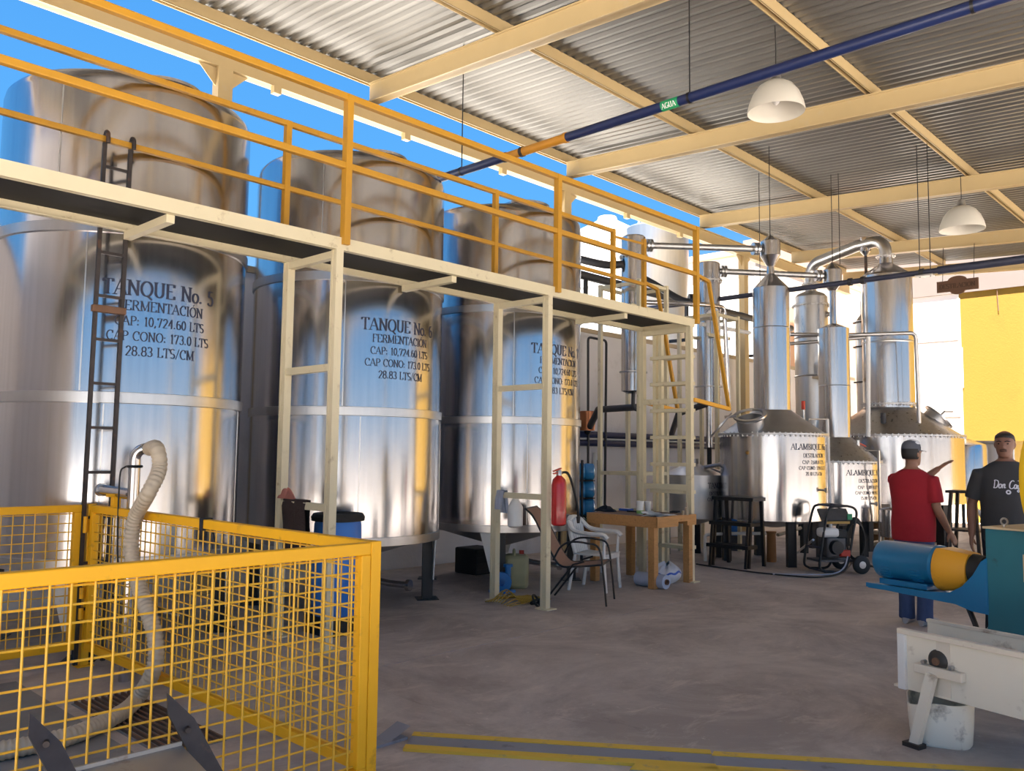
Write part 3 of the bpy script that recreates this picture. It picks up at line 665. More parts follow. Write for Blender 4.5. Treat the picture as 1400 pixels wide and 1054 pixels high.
# ------------------------------------------------------------------ stills
def legs4(t, cx, cy, r, z, a0, w=.13, m='black_paint'):
    for k in range(4):
        a = radians(a0+90*k); p = Vector((cx+r*cos(a), cy+r*sin(a), 0)); R = Matrix.Rotation(a, 3, 'Z')
        mb = MB().box(p+Vector((0, 0, z/2))+R @ Vector((-.0, w/2, 0)), (w, .012, z), R).box(p+Vector((0, 0, z/2))+R @ Vector((0, -w/2, 0)), (w, .012, z), R).box(p+Vector((0, 0, z/2))+R @ Vector((-w/2, 0, 0)), (.012, w, z), R)
        mb.box(p+Vector((0, 0, z/2)), (w*.9, w*.98, z-.004), R)
        mb.build('leg', m, t, smooth=False)
def bolts(cx, cy, R, z, n, s=.011):
    mb = MB()
    for k in range(n):
        a = 2*pi*k/n; mb.lathe([(s, -.04), (s, .03)], (cx+R*cos(a), cy+R*sin(a), z), 6)
    return mb
def flange(t, cx, cy, R, z, name='flange', wd=.035, n=0, m='stainless_dull'):
    f = MB().lathe([(R-.01, z-.012), (R+wd, z-.012), (R+wd, z+.012), (R-.01, z+.012)], (cx, cy, 0), 48, cap=False).build(name, m, t)
    if n: bolts(cx, cy, R+wd*.5, z, n).build('bolts', 'stainless_dull', f)['kind'] = 'stuff'
    return f
def angc(cx, cy, R, px, y=640):
    d = ray(px, y); d = Vector((d.x, d.y)).normalized(); c = Vector((cx, cy)); b = d.dot(c); q = d*(b-sqrt(max(0, b*b-c.dot(c)+R*R)))-c
    return atan2(q.y, q.x)
# --- still A: with the open manhole
P = atD(1057, 650, 13.2); ax, ay = P.x, P.y; RA = .80
A = thing('pot_still', 'squat stainless still with tall column and open round hatch, black step stool before it', 'still', (ax, ay, 0), 'pot stills')
MB().lathe([(RA-.02, .66), (RA, .66), (RA, 1.93)], (ax, ay, 0), 72, cap=False).build('pot', 'stainless', A)
MB().lathe([(.10, .52), (RA, .67)], (ax, ay, 0), 48).build('pot_bottom', 'stainless_dull', A)
flange(A, ax, ay, RA, 1.945, 'rim_flange', .035, 64)
MB().lathe([(RA, 1.955), (.285, 2.33)], (ax, ay, 0), 64, cap=False).build('cone', 'stainless_dull', A)
MB().lathe([(.28, 2.32), (.28, 4.26), (.06, 4.50), (.055, 4.62), (.155, 4.79), (.155, 5.02), (.015, 5.13)], (ax, ay, 0), 48).build('column', 'stainless', A, ang=25)
for z in (3.62,): MB().lathe([(.281, z), (.285, z+.006), (.281, z+.012)], (ax, ay, 0), 48, cap=False).build('weld_seam', 'stainless_band', A)
legs4(A, ax, ay, RA-.06, .66, math.degrees(atan2(5.86-ay, 12.11-ax)), .11)
h = Vector((ax, ay, 2.12)); hd = Vector((-.55, .42, .72)).normalized(); hp_ = h+Vector((-.62, -.02, .03))
hq = atD(1026, 573, 12.78); hx, hy = hq.x, hq.y; hd = Vector((-.42, -.10, .90)).normalized()
mh = MB().lathe([(.20, -.14), (.20, .06)], (hx, hy, 2.12), 32, hd, cap=False).build('manhole_neck', 'stainless_dull', A)
MB().lathe([(.20, .05), (.25, .05), (.25, .075), (.20, .075)], (hx, hy, 2.17), 32, hd, cap=False).build('manhole_ring', 'stainless_band', mh)
lidc = atD(986, 581, 12.65)
MB().lathe([(.001, -.012), (.24, -.012), (.24, .012), (.001, .02)], lidc, 28, (.36, -.62, -.62)).build('hatch_lid', 'stainless_dull', A)
MB().tube([Vector((hx, hy, 2.19))+Vector((-.22, .12, .02)), lidc+Vector((.1, 0, .12))], .02, 8).build('hinge_arm', 'stainless_dull', A)
a_ = angc(ax, ay, RA, 1111)
text_lines(A, (('ALAMBIQUE No. 1', 1.715, .085), ('DESTILACIÓN', 1.60, .058), ('CAP: 2,618.0 LTS', 1.505, .052), ('CAP CONO: 120.0 LTS', 1.42, .05), ('20.10 LTS/CM', 1.335, .05)), ax, ay, RA, a_+.06)
aa = angc(ax, ay, RA, 1022); MB().lathe([(.0, 0), (.03, 0), (.022, .02), (0.001, .025)], (ax+RA*cos(aa), ay+RA*sin(aa), 1.66), 12, (cos(aa), sin(aa), 0)).build('plug', 'brass', A)
aa = angc(ax, ay, RA, 1122); MB().tube([(ax+RA*cos(aa)*k, ay+RA*sin(aa)*k, 1.12) for k in (.99, 1.10)], .016, 8).box((ax+RA*cos(aa)*1.1, ay+RA*sin(aa)*1.1, 1.12), (.03, .03, .07)).build('sample_tap', 'stainless_dull', A)
vq = (ax+.52*cos(radians(-38)), ay+.52*sin(radians(-38)), 2.12)
MB().tube([vq, (vq[0], vq[1], 2.36)], .022, 10).build('relief_valve', 'stainless_dull', A)
MB().box((vq[0], vq[1], 2.42), (.05, .05, .14)).build('valve_handle', 'red_handle', A, smooth=False, bevel=.01)
# --- still B: the small one in the middle
P = atD(1143, 650, 14.5); bx, by = P.x, P.y; RB = .71
B = thing('pot_still', 'small stainless still with slim column standing between the two bigger stills', 'still', (bx, by, 0), 'pot stills')
MB().lathe([(RB-.02, .57), (RB, .57), (RB, 1.52)], (bx, by, 0), 64, cap=False).build('pot', 'stainless', B)
MB().lathe([(.10, .45), (RB, .58)], (bx, by, 0), 48).build('pot_bottom', 'stainless_dull', B)
flange(B, bx, by, RB, 1.535, 'rim_flange', .035, 56)
MB().lathe([(RB, 1.545), (.262, 1.95)], (bx, by, 0), 56, cap=False).build('cone', 'stainless_copperish', B)
MB().lathe([(.257, 1.93), (.257, 3.83), (.06, 3.92), (.055, 4.50), (.157, 4.62), (.157, 4.86), (.015, 5.01)], (bx, by, 0), 40).build('column', 'stainless', B, ang=25)
MB().lathe([(.258, 2.83), (.262, 2.836), (.258, 2.842)], (bx, by, 0), 40, cap=False).build('weld_seam', 'stainless_band', B)
legs4(B, bx, by, RB-.05, .57, math.degrees(atan2(-by, -bx))+38, .09)
a_ = angc(bx, by, RB, 1184)
text_lines(B, (('ALAMBIQUE No. 2', 1.32, .085), ('DESTILACIÓN', 1.20, .058), ('CAP: 1,309.0 LTS', 1.10, .052), ('CAP CONO: 90.0 LTS', 1.01, .05), ('15.80 LTS/CM', .925, .05)), bx, by, RB, a_+.10)
vq = (bx+.40*cos(radians(-95)), by+.40*sin(radians(-95)), 1.86)
MB().tube([vq, (vq[0], vq[1], 1.62)], .022, 8).tube([(vq[0], vq[1], 1.9), (vq[0], vq[1], 1.75)], .03, 8).build('relief_valve', 'stainless_band', B)
MB().bar((vq[0], vq[1], 1.86), (vq[0]+.22, vq[1]-.04, 1.80), .03, .02).build('valve_handle', 'red_handle', B, smooth=False)
MB().tube(arcpts((bx+.43, by-.2, 1.72), .085, 0, 180, 8, (.8, -.6, 0), (0, 0, 1)), .025, 8).build('hatch_handle', 'stainless_band', B)
aa = angc(bx, by, RB, 1192); MB().tube([(bx+RB*cos(aa)*k, by+RB*sin(aa)*k, .86) for k in (.99, 1.10)], .016, 8).box((bx+RB*cos(aa)*1.1, by+RB*sin(aa)*1.1, .86), (.03, .03, .07)).build('sample_tap', 'stainless_dull', B)
# --- still C: the largest, gooseneck to the condenser
P = atD(1218, 650, 16.0); cx, cy = P.x, P.y; RC = 1.25
Cc = thing('pot_still', 'largest stainless still with thick column and bent gooseneck pipe on top', 'still', (cx, cy, 0), 'pot stills')
MB().lathe([(RC-.02, .80), (RC, .80), (RC, 2.0)], (cx, cy, 0), 80, cap=False).build('pot', 'stainless', Cc)
MB().lathe([(.10, .62), (RC, .81)], (cx, cy, 0), 48).build('pot_bottom', 'stainless_dull', Cc)
flange(Cc, cx, cy, RC, 2.015, 'rim_flange', .04, 84)
MB().lathe([(RC, 2.025), (.52, 2.50), (.47, 2.55)], (cx, cy, 0), 64, cap=False).build('cone', 'stainless_copperish', Cc)
flange(Cc, cx, cy, .455, 2.62, 'column_flange', .05, 40)
MB().lathe([(.455, 2.53), (.455, 5.08), (.435, 5.12), (.13, 5.34), (.12, 5.48)], (cx, cy, 0), 56).build('column', 'stainless', Cc, ang=25)
MB().lathe([(.456, 3.78), (.462, 3.80), (.456, 3.82)], (cx, cy, 0), 56, cap=False).build('weld_seam', 'stainless_band', Cc)
flange(Cc, cx, cy, .12, 5.49, 'neck_flange', .06, 12)
legs4(Cc, cx, cy, RC-.08, .80, math.degrees(atan2(-cy, -cx))+45, .16)
hx, hy = cx+.80*cos(radians(-62)), cy+.80*sin(radians(-62)); hd = Vector((.33, -.62, .72)).normalized()
mh = MB().lathe([(.24, -.16), (.24, .06)], (hx, hy, 2.33), 32, hd, cap=False).build('manhole_neck', 'stainless_dull', Cc)
MB().lathe([(.001, .06), (.30, .06), (.30, .09), (.001, .10)], (hx, hy, 2.33), 32, hd).build('manhole_lid', 'stainless_band', mh)
MB().tube([Vector((hx, hy, 2.33))+hd*.1, Vector((hx, hy, 2.33))+hd*.22, Vector((hx, hy, 2.33))+hd*.22+Vector((.14, -.1, 0))], .022, 8).build('lid_screw', 'stainless_dull', mh)
aa = angc(cx, cy, RC, 1206); MB().tube([(cx+.9*cos(aa), cy+.9*sin(aa), 2.1), (cx+.9*cos(aa), cy+.9*sin(aa), 2.42)], .05, 10).build('relief_valve', 'pvc_dark', Cc)
aa = angc(cx, cy, RC, 1243); MB().tube([(cx+RC*cos(aa)*k, cy+RC*sin(aa)*k, 1.48) for k in (.99, 1.10)], .02, 8).build('sample_tap', 'stainless_dull', Cc)
# --- condenser D of the big still and the gooseneck
P = atD(1110, 500, 17.55); dx, dy = P.x, P.y; RD = .335
D = thing('condenser', 'thick stainless condenser column joined to the largest still by a gooseneck', 'condenser', (dx, dy, 0))
MB().lathe([(RD-.02, .35), (RD, .35), (RD, 4.92), (RD-.06, 4.99), (.12, 5.06), (.12, 5.20)], (dx, dy, 0), 48).build('shell', 'stainless_copperish', D, ang=25)
flange(D, dx, dy, RD, 4.75, 'shell_flange', .05, 28); flange(D, dx, dy, .12, 5.21, 'neck_flange', .06, 10)
for z in (4.05, 3.25): MB().lathe([(RD, z), (RD+.02, z+.02), (RD, z+.04)], (dx, dy, 0), 48, cap=False).build('band', 'stainless_band', D)
legs4(D, dx, dy, RD-.06, .36, 20, .08)
aa = atan2(-dy, -dx)+1.35; MB().tube([(dx+RD*cos(aa)*k, dy+RD*sin(aa)*k, 4.55) for k in (.95, 1.3)], .05, 10).lathe([(.08, 0), (.08, .05)], (dx+RD*cos(aa)*1.2, dy+RD*sin(aa)*1.2, 4.55), 16, (cos(aa), sin(aa), 0)).build('side_port', 'stainless_dull', D)
pl = MB().span((dx-.75, dy-.55, 3.16), (dx+.15, dy-.33, 3.20)); pl.build('shelf_plank', 'beige_plank', D, smooth=False)
MB().box((dx-.42, dy-.36, 3.36), (.22, .012, .28), Matrix.Rotation(.15, 3, 'Y')).build('paper_sheet', 'paper', D, smooth=False)
gz = 5.86
gd = (Vector((dx, dy, 0))-Vector((cx, cy, 0))); gl = gd.length; gd.normalize(); up = Vector((0, 0, 1)); c0 = Vector((cx, cy, 0)); d0 = Vector((dx, dy, 0))
gp = [c0+up*5.48]+arcpts(c0+gd*.24+up*5.58, .24, 180, 90, 6, gd, up)+[c0+gd*.6+up*5.81]+arcpts(d0-gd*.28+up*5.38, .28, 80, 0, 7, gd, up)+[d0+up*5.20]
gn = MB().tube(gp, .115, 18).build('gooseneck', 'stainless_band', Cc)
tq = c0+gd*.42; MB().lathe([(.02, 5.56), (.10, 5.66), (.10, 5.94)], (tq.x, tq.y, 0), 24).build('tee_trap', 'stainless', gn)
MB().tube([(tq.x, tq.y, 5.58), (tq.x, tq.y, 4.3), (tq.x+.02, tq.y, 3.2)], .03, 8).build('drain_pipe', 'rust_steel', gn)
# --- condensers E1 / E2 of the other two stills with their lyne pipes
def condenser(px, Dm, r, z0, z1, label, bulb, zb, port_px):
    p = atD(px, 500, Dm); x, y = p.x, p.y
    t = thing('condenser', label, 'condenser', (x, y, 0))
    zf = z1-.32
    MB().lathe([(r*.45, z0-.04), (r, z0), (r, z1-.02), (r*.9, z1)], (x, y, 0), 40).build('shell', 'stainless', t, ang=25)
    flange(t, x, y, r, zf, 'shell_flange', .035, 18)
    MB().lathe([(r+.03, z0+.28), (r+.03, z0+.30)], (x, y, 0), 30, cap=False).build('band', 'stainless_dull', t)
    b = Vector((bulb[0], bulb[1], zb)); q = Vector((x, y, z1-.13)); dd = (b-q).normalized()
    q0 = q+dd*(r-.02); b0 = b-dd*.16
    pipe = MB().tube([q0, b0], .05, 14).build('lyne_pipe', 'stainless_dull', t)
    for s, c_ in ((.06, q0), (-.06, b0)):
        MB().lathe([(.10, -.02), (.10, .02)], c_+dd*s, 20, dd).lathe([(.10, -.02), (.10, .02)], c_+dd*s*1.9, 20, dd).build('pipe_flange', 'stainless_band', pipe)
    return t, x, y
E1, ex1, ey1 = condenser(866, 13.0, .185, 2.58, 4.99, 'slim stainless condenser on a cream stand, piped to the still with the open hatch', (ax, ay), 4.90, 0)
E2, ex2, ey2 = condenser(969, 14.6, .203, 2.50, 4.95, 'slim stainless condenser on a cream stand, piped to the small middle still', (bx, by), 4.76, 0)
for (x, y, ptop, label) in ((ex1, ey1, 4.22, 'cream steel stand holding the condenser beside the third numbered tank'), (ex2, ey2, 4.02, 'cream steel stand holding the condenser of the small still')):
    t = thing('condenser_stand', label, 'stand', (x, y, 0))
    w_ = .36; zt = ptop
    for sx in (-1, 1):
        for sy in (-1, 1): MB().span((x+sx*w_-.028, y+sy*w_-.028, 0), (x+sx*w_+.028, y+sy*w_+.028, zt)).build('post', 'cream_post_paint', t, smooth=False)
    for z in (zt-.05, 1.33, .75):
        for s in (-1, 1):
            MB().span((x-w_, y+s*w_-.02, z-.025), (x+w_, y+s*w_+.02, z+.025)).build('cross_bar', 'cream_post_paint', t, smooth=False)
            MB().span((x+s*w_-.02, y-w_, z-.025), (x+s*w_+.02, y+w_, z+.025)).build('cross_bar', 'cream_post_paint', t, smooth=False)
    for s in (-1, 1): MB().span((x-w_, y+s*.20-.02, zt-.4), (x+w_, y+s*.20+.02, zt-.35)).build('cradle_bar', 'cream_post_paint', t, smooth=False)
MB().tube(crv([(ex1, ey1, 2.55), (ex1, ey1, 2.35), (ex1+.05, ey1-.03, 2.30), (ex1+.12, ey1-.05, 2.34)], 6), .03, 8).build('outlet_elbow', 'pvc_dark', E1)
MB().tube([(ex2, ey2, 2.48), (ex2, ey2, 1.75)], .055, 12).build('outlet_pipe', 'stainless', E2)
MB().tube([(ex2, ey2, 1.75), (ex2, ey2, 1.42)], .04, 10).build('sight_tube', 'black_rubber', E2)
MB().lathe([(.07, 1.24), (.09, 1.26), (.09, 1.33), (.07, 1.35)], (ex2, ey2, 0), 16).build('union', 'red_handle', E2)
MB().tube([(ex2, ey2, 1.30), (ex2, ey2, 1.05)], .035, 10).build('outlet_pipe', 'stainless', E2)
# rectifying column F
P = atD(1180, 480, 18.9); fx, fy = P.x, P.y
F_ = thing('sight_glass_column', 'narrow stainless column with dark rings and sight ports beside the largest still', 'column', (fx, fy, 0))
MB().lathe([(.15, .0), (.15, 4.66), (.05, 4.8), (.045, 5.1)], (fx, fy, 0), 28).build('shell', 'stainless_copperish', F_, ang=25)
for z in (4.62, 4.07, 3.28, 2.54): flange(F_, fx, fy, .15, z, 'ring_flange', .06, 0, 'rust_steel')
for z in (3.9, 3.7, 3.5, 2.9, 2.7):
    a_ = atan2(-fy, -fx)+.3; MB().lathe([(.001, 0), (.045, 0), (.045, .03), (.001, .03)], (fx+.15*cos(a_), fy+.15*sin(a_), z), 14, (cos(a_), sin(a_), 0)).build('sight_port', 'glass_dark', F_)
# receiving tank behind the last catwalk post
P = atD(947, 690, 13.7); rx, ry = P.x, P.y; RR = .48
Rt = thing('receiving_tank', 'low dull stainless tank with cone lid half hidden behind the last catwalk post', 'tank', (rx, ry, 0))
MB().lathe([(RR-.02, .62), (RR, .62), (RR, 1.28)], (rx, ry, 0), 56, cap=False).build('shell', 'stainless_dull', Rt)
MB().lathe([(.08, .5), (RR, .63)], (rx, ry, 0), 40).build('cone_bottom', 'stainless_dull', Rt)
MB().lathe([(RR+.02, 1.27), (RR+.02, 1.30), (.10, 1.48), (.10, 1.56)], (rx, ry, 0), 48).build('cone_lid', 'stainless_dull', Rt)
legs4(Rt, rx, ry, RR-.06, .62, 200, .08)
a_ = angc(rx, ry, RR, 978)
text_lines(Rt, (('TANQUE', 1.10, .085), ('DESTILADO', .99, .055), ('CAP: 620.0 LTS', .90, .052)), rx, ry, RR, a_+.1)
MB().tube([(rx-.1, ry-.25, 1.42), (rx+.35, ry-.5, 1.5), (rx+.38, ry-.5, 1.2)], .035, 10).tube([(rx+.1, ry-.2, 1.4), (rx+.42, ry-.42, 1.32)], .03, 8).build('inlet_pipes', 'stainless_band', Rt)
# round tanks behind the men
P = atD(1322, 650, 18.5); tx_, ty_ = P.x, P.y
t = thing('storage_tank', 'small bright stainless tank on a stand next to the raised hand', 'tank', (tx_, ty_, 0))
MB().lathe([(.22, .80), (.42, .92), (.42, 1.85), (.40, 1.92), (.05, 2.05)], (tx_, ty_, 0), 40).build('shell', 'stainless', t, ang=30)
legs4(t, tx_, ty_, .36, .93, 30, .05)
MB().torus((tx_, ty_, .84), .40, .03, n=30).build('base_ring', 'stainless_band', t)
MB().tube(crv([(tx_, ty_, .85), (tx_, ty_-.05, .6), (tx_+.1, ty_-.2, .45), (tx_+.05, ty_-.3, .3)], 5), .05, 10).build('drain_elbow', 'pvc_white', t)
P = atD(1352, 640, 19.2)
t = thing('storage_tank', 'tan tinted square stainless vat behind the man in grey', 'tank', (P.x, P.y, 0))
MB().span((P.x-.4, P.y-.62, .75), (P.x+.4, P.y+.30, 1.98)).build('body', 'stainless_copperish', t, smooth=False, bevel=.03)
MB().span((P.x-.43, P.y-.65, 1.96), (P.x+.43, P.y+.33, 2.02)).build('lid', 'stainless_band', t, smooth=False)
for sx in (-1, 1):
    for sy in (-1, 1): MB().span((P.x+sx*.36-.03, P.y-.16+sy*.42-.03, 0), (P.x+sx*.36+.03, P.y-.16+sy*.42+.03, .77)).build('leg', 'black_paint', t, smooth=False)
MB().tube([(P.x, P.y-.2, 2.0), (P.x, P.y-.2, 2.12)], .05, 10).build('lid_valve', 'rust_steel', t)
P = atD(1219, 715, 13.55)
t = thing('steel_can', 'little stainless can standing behind the man in red', 'can', (P.x, P.y, 0))
MB().lathe([(.17, .35), (.18, .36), (.18, .78), (.15, .80), (.03, .82), (.03, .88)], (P.x, P.y, 0), 28).build('body', 'stainless', t, ang=30)
for k in range(3):
    a = 2.1*k; MB().span((P.x+.13*cos(a)-.015, P.y+.13*sin(a)-.015, 0), (P.x+.13*cos(a)+.015, P.y+.13*sin(a)+.015, .37)).build('leg', 'stainless_dull', t, smooth=False)
# ------------------------------------------------------------------ lamps, overhead pipes, sign
def lamp(x, y, zr, r, label):
    t = thing('bell_lamp', label, 'lamp', (x, y, zr), 'bell lamps under the roof')
    k = r/.30; zt = beamZ(y)+.27
    prof = [(.30, 0), (.302, .02), (.285, .10), (.245, .20), (.185, .285), (.11, .335), (.07, .345)]
    inn = [(.066, .335), (.105, .325), (.178, .275), (.237, .195), (.277, .10), (.294, .02), (.30, 0)]
    MB().lathe([(a*k, b*k) for a, b in prof+inn], (x, y, zr), 40, cap=False).build('shade', 'lamp_shade', t)
    MB().lathe([(.075*k, .34*k), (.06*k, .36*k), (.05*k, .43*k), (.02*k, .45*k)], (x, y, zr), 20).build('socket_cap', 'stainless_dull', t)
    MB().ball((x, y, zr+.17*k), (.05*k, .05*k, .09*k)).build('bulb', 'pvc_white', t)
    MB().tube([(x, y, zr+.44*k), (x+.012, y, (zr+zt)/2+.2), (x, y, zt)], .006, 6).build('cord', 'black_rubber', t)
D1 = Vector((8.40, 4.13, 0)).dot(_f)
q = atD(1060, 141, 8.98); lamp(8.44, 4.11, q.z, .302, 'white bell lamp hanging beside the dark blue overhead pipe')
q = atD(1318, 308, 13.75); lamp(15.10, 4.11, q.z, .345, 'white bell lamp hanging above the wooden sign')
PX, PZ = 6.90, 5.05
t = thing('overhead_pipe', 'dark blue overhead pipe with a short orange length above the catwalk', 'pipe', (PX, 6, PZ))
MB().tube([(PX, 9.3, PZ), (PX, 6.72, PZ)], .05, 16).build('pipe_length', 'navy_pipe', t)
MB().tube([(PX, 6.72, PZ), (PX, 5.80, PZ)], .05, 16).build('pipe_length', 'orange_pipe', t)
MB().tube([(PX, 5.80, PZ), (PX, -3.2, PZ)], .05, 16).build('pipe_length', 'navy_pipe', t)
for y in (6.72, 5.80, 6.45): MB().lathe([(.058, -.02), (.058, .02)], (PX, y, PZ), 16, (0, 1, 0)).build('coupling', 'rust_steel' if y > 5.9 else 'orange_pipe', t)
for px, py in ((631, 243), (943, 136), (1330, 3)):
    y = onX(px, py, PX).y; h = MB().tube([(PX, y, PZ), (PX, y, beamZ(y)+.42)], .007, 6); h.lathe([(.056, -.012), (.056, .012)], (PX, y, PZ), 14, (0, 1, 0)).build('hanger_rod', 'black_paint', t)
ya, yb = onX(906, 147, PX).y, onX(929, 139, PX).y
MB().lathe([(.0508, 0), (.0512, .001), (.0512, ya-yb), (.0508, ya-yb)], (PX, yb, PZ), 20, (0, 1, 0), cap=False).build('pipe_label', 'green_label', t)
N = Vector((-.894, 0, -.447)); tx = MB(); text_flat(tx, 'AGUA', .050, Vector((PX, (ya+yb)/2, PZ))-Vector((-.447, 0, .894))*.024, (0, -1, 0), (-.447, 0, .894), N, .17, .0525); tx.build('label_text', 'paper', t, smooth=False)
q = onY(1265, 372, 4.13); QX, QZ = q.x, q.z
t = thing('overhead_pipe', 'slate grey overhead pipe running past the still columns below the lamps', 'pipe', (QX, 5, QZ))
MB().tube([(QX, 9.35, QZ), (QX, 3.2, QZ)], .042, 14).build('pipe_length', 'slate_pipe', t); MB().tube([(QX, 3.95, QZ), (QX, -3.2, QZ)], .06, 14).build('pipe_length', 'slate_pipe', t)
for y in (5.25, 5.05, 4.18): MB().lathe([(.06, -.03), (.06, .03)], (QX, y, QZ), 14, (0, 1, 0)).build('coupling', 'pvc_dark', t)
for y in (4.20, 4.05, 6.78, 1.5): MB().tube([(QX-.02, y, QZ-.08), (QX-.02, y, beamZ(y)+.28)], .007, 6).build('hanger_rod', 'black_paint', t)
MB().span((QX-.10, 4.0, QZ-.07), (QX+.06, 4.25, QZ-.05)).build('hanger_saddle', 'stainless_dull', t, smooth=False)
for (x, y, z, lab) in ((ax, ay, 5.12, 'thin rod holding the cap of the still with the open hatch'), (bx+.02, by, 5.0, 'thin rod holding the cap of the small middle still'), (bx+.02, by-.13, 4.95, 'second thin rod beside the cap of the small middle still')):
    tag(MB().tube([(x, y, z), (x, y, beamZ(y)+.42)], .007, 6).build('hanger_rod', 'black_paint'), lab, 'rod')
# wooden sign
s0, s1 = onX(1281, 390, 19.3), onX(1338, 389, 19.3); zc = onX(1310, 390, 19.3).z; yc = (s0.y+s1.y)/2; hw = abs(s0.y-s1.y)/2
t = thing('hanging_sign', 'dark wooden sign with shaped edges reading DESTILACION hanging below the roof', 'sign', (19.3, yc, zc))
out = [(-hw, -.12), (-hw*.35, -.12)]+[(hw*.35*cos(radians(a)), -.12-.07*sin(radians(a))) for a in range(170, 5, -20)]+[(hw*.35, -.12), (hw, -.12), (hw, .12), (hw*.45, .12)]+[(hw*.45*cos(radians(a)), .12+.085*sin(radians(a))) for a in range(10, 175, 20)]+[(-hw*.45, .12), (-hw, .12)]
MB().prism(out, .05, (19.3, yc, zc), (0, -1, 0), (0, 0, 1)).build('board', 'sign_wood', t, smooth=False, bevel=.008)
tx = MB(); text_flat(tx, 'DESTILACION', .095, (19.3, yc, zc-.05), (0, -1, 0), (0, 0, 1), (-1, 0, 0), .22, .0285); tx.build('lettering', 'sign_letters', t, smooth=False)
for s in (-.72, .78):
    MB().lathe([(.016, 0), (.016, .03)], (19.31, yc-s*hw, zc+.09), 10, (-1, 0, 0)).build('screw_eye', 'stainless', t)
    MB().tube([(19.3, yc-s*hw, zc+.1), (19.42, yc-s*hw, beamZ(yc)+.02)], .006, 6).build('wire', 'black_rubber', t)
# ------------------------------------------------------------------ pipework around the stills
def pipe(name, pts, r, m, label, n=10, smooth_=True):
    return tag(MB().tube(crv(pts, 5) if smooth_ and len(pts) > 2 else pts, r, n).build(name, m), label, 'pipe')
def upipe(name, pts, r, m, label, rad=.1):           # pipe with rounded corners
    P_ = [Vector(q) for q in pts]; o = [P_[0]]
    for i in range(1, len(P_)-1):
        a, b, c = P_[i-1], P_[i], P_[i+1]; d1 = (a-b).normalized(); d2 = (c-b).normalized()
        for k in range(6):
            tt = k/5; o.append((b+d1*rad)*(1-tt)**2+b*(2*tt*(1-tt))+(b+d2*rad)*tt**2)
    o.append(P_[-1]); return tag(MB().tube(o, r, 12).build(name, m), label, 'pipe')
def P3(x, y, D): return atD(x, y, D)
a, b, c_ = P3(1080, 457, 15.2), P3(1252, 455, 15.2), P3(1257, 585, 15.2)
upipe('steel_pipe', [a, P3(1160, 458, 15.2), b, c_], .035, 'stainless_dull', 'level steel pipe turning down to the lid of the largest still', .12)
pipe('steel_pipe', [P3(1080, 470, 15.3), P3(1140, 465, 15.0), P3(1186, 461, 14.9)], .032, 'stainless_dull', 'slightly sloping steel pipe behind the small still column', smooth_=False)
pipe('riser_pipe', [P3(1187, 460, 14.85), P3(1187, 597, 14.85)], .04, 'pvc_white', 'white vertical pipe between the small still and the largest still', smooth_=False)
pipe('vent_pipe', [P3(1131, 573, 13.3), onZ(1137, 766)], .026, 'pvc_white', 'thin pale post standing close to the first still with the hatch', smooth_=False)
pipe('vent_pipe', [P3(1201, 616, 13.7), P3(1203, 706, 13.8), onZ(1203, 762)], .024, 'stainless_band', 'thin grey post standing right of the small still', smooth_=False)
pipe('stay_bar', [P3(1105, 573, 13.0), P3(1131, 573, 13.3)], .012, 'stainless_dull', 'short bar joining the red handled valve to the pale post', smooth_=False)
pipe('stay_bar', [P3(1183, 616, 13.8), P3(1201, 616, 13.7)], .012, 'stainless_dull', 'short bar joining the small still to the grey post', smooth_=False)
WY = 9.30
def wy(x, y): return onY(x, y, WY)
z1 = wy(880, 597).z
for z, m, lab in ((z1, 'navy_pipe', 'upper dark blue pipe along the white back wall'), (z1-.15, 'navy_pipe', 'lower dark blue pipe along the white back wall')):
    pipe('wall_pipe', [(10.7, WY, z), (19.5, WY, z)], .058, m, lab, smooth_=False)
tag(MB().tube([(10.9, WY-.02, z1-.075), (16.5, WY-.02, z1-.075)], .016, 8).build('wall_pipe', 'pvc_white'), 'thin white pipe between the dark blue wall pipes', 'pipe')
t = MB().lathe([(.13, 0), (.16, .33), (.15, .335)], (onY(811, 600, WY-.2).x-.12, WY-.16, z1+.06), 20).build('copper_can', 'copper_can', ang=30); tag(t, 'copper coloured can standing on the dark blue wall pipes', 'can')
upipe('black_pipe', [wy(801, 690)-Vector((0, .05, 0)), wy(801, 461)-Vector((0, .05, 0)), wy(826, 466)-Vector((0, .05, 0)), wy(824, 690)-Vector((0, .05, 0))], .022, 'pvc_dark', 'thin black pipe bent like a hoop on the white wall', .08)
pipe('valve_pipe', [Vector((wy(824, 640).x, WY+.05, z1-.16)), Vector((wy(824, 682).x, WY+.05, .85))], .02, 'stainless_dull', 'short grey pipe ending in a tap by the water jugs', smooth_=False)
pipe('black_hose', [Vector((ex1+.1, ey1, 2.34)), P3(818, 560, 13.7), Vector((wy(802, 585).x, WY, z1+.02))], .055, 'pvc_dark', 'slanting black pipe between the third numbered tank and the condenser stand', smooth_=False)
pipe('black_hose', [Vector((ex2-.05, ey2, 2.50)), P3(928, 565, 14.9), Vector((wy(917, 600).x, WY, z1+.02))], .055, 'pvc_dark', 'slanting black pipe behind the cream steps', smooth_=False)
for (px, py, lab) in ((820, 628, 'white electrical box on the wall near the water jugs'), (913, 612, 'white gauge frame on the wall behind the cream steps')):
    q = wy(px, py); fr = thing('wall_box', lab, 'box', (q.x, WY, q.z-.3))
    MB().span((q.x-.10, WY+.02, q.z-.32), (q.x+.10, WY+.08, q.z+.12)).build('frame', 'pvc_white', fr, smooth=False, bevel=.01)
    MB().span((q.x-.03, WY-.005, q.z-.25), (q.x+.03, WY+.021, q.z+.05)).build('gauge', 'glass_dark', fr, smooth=False)
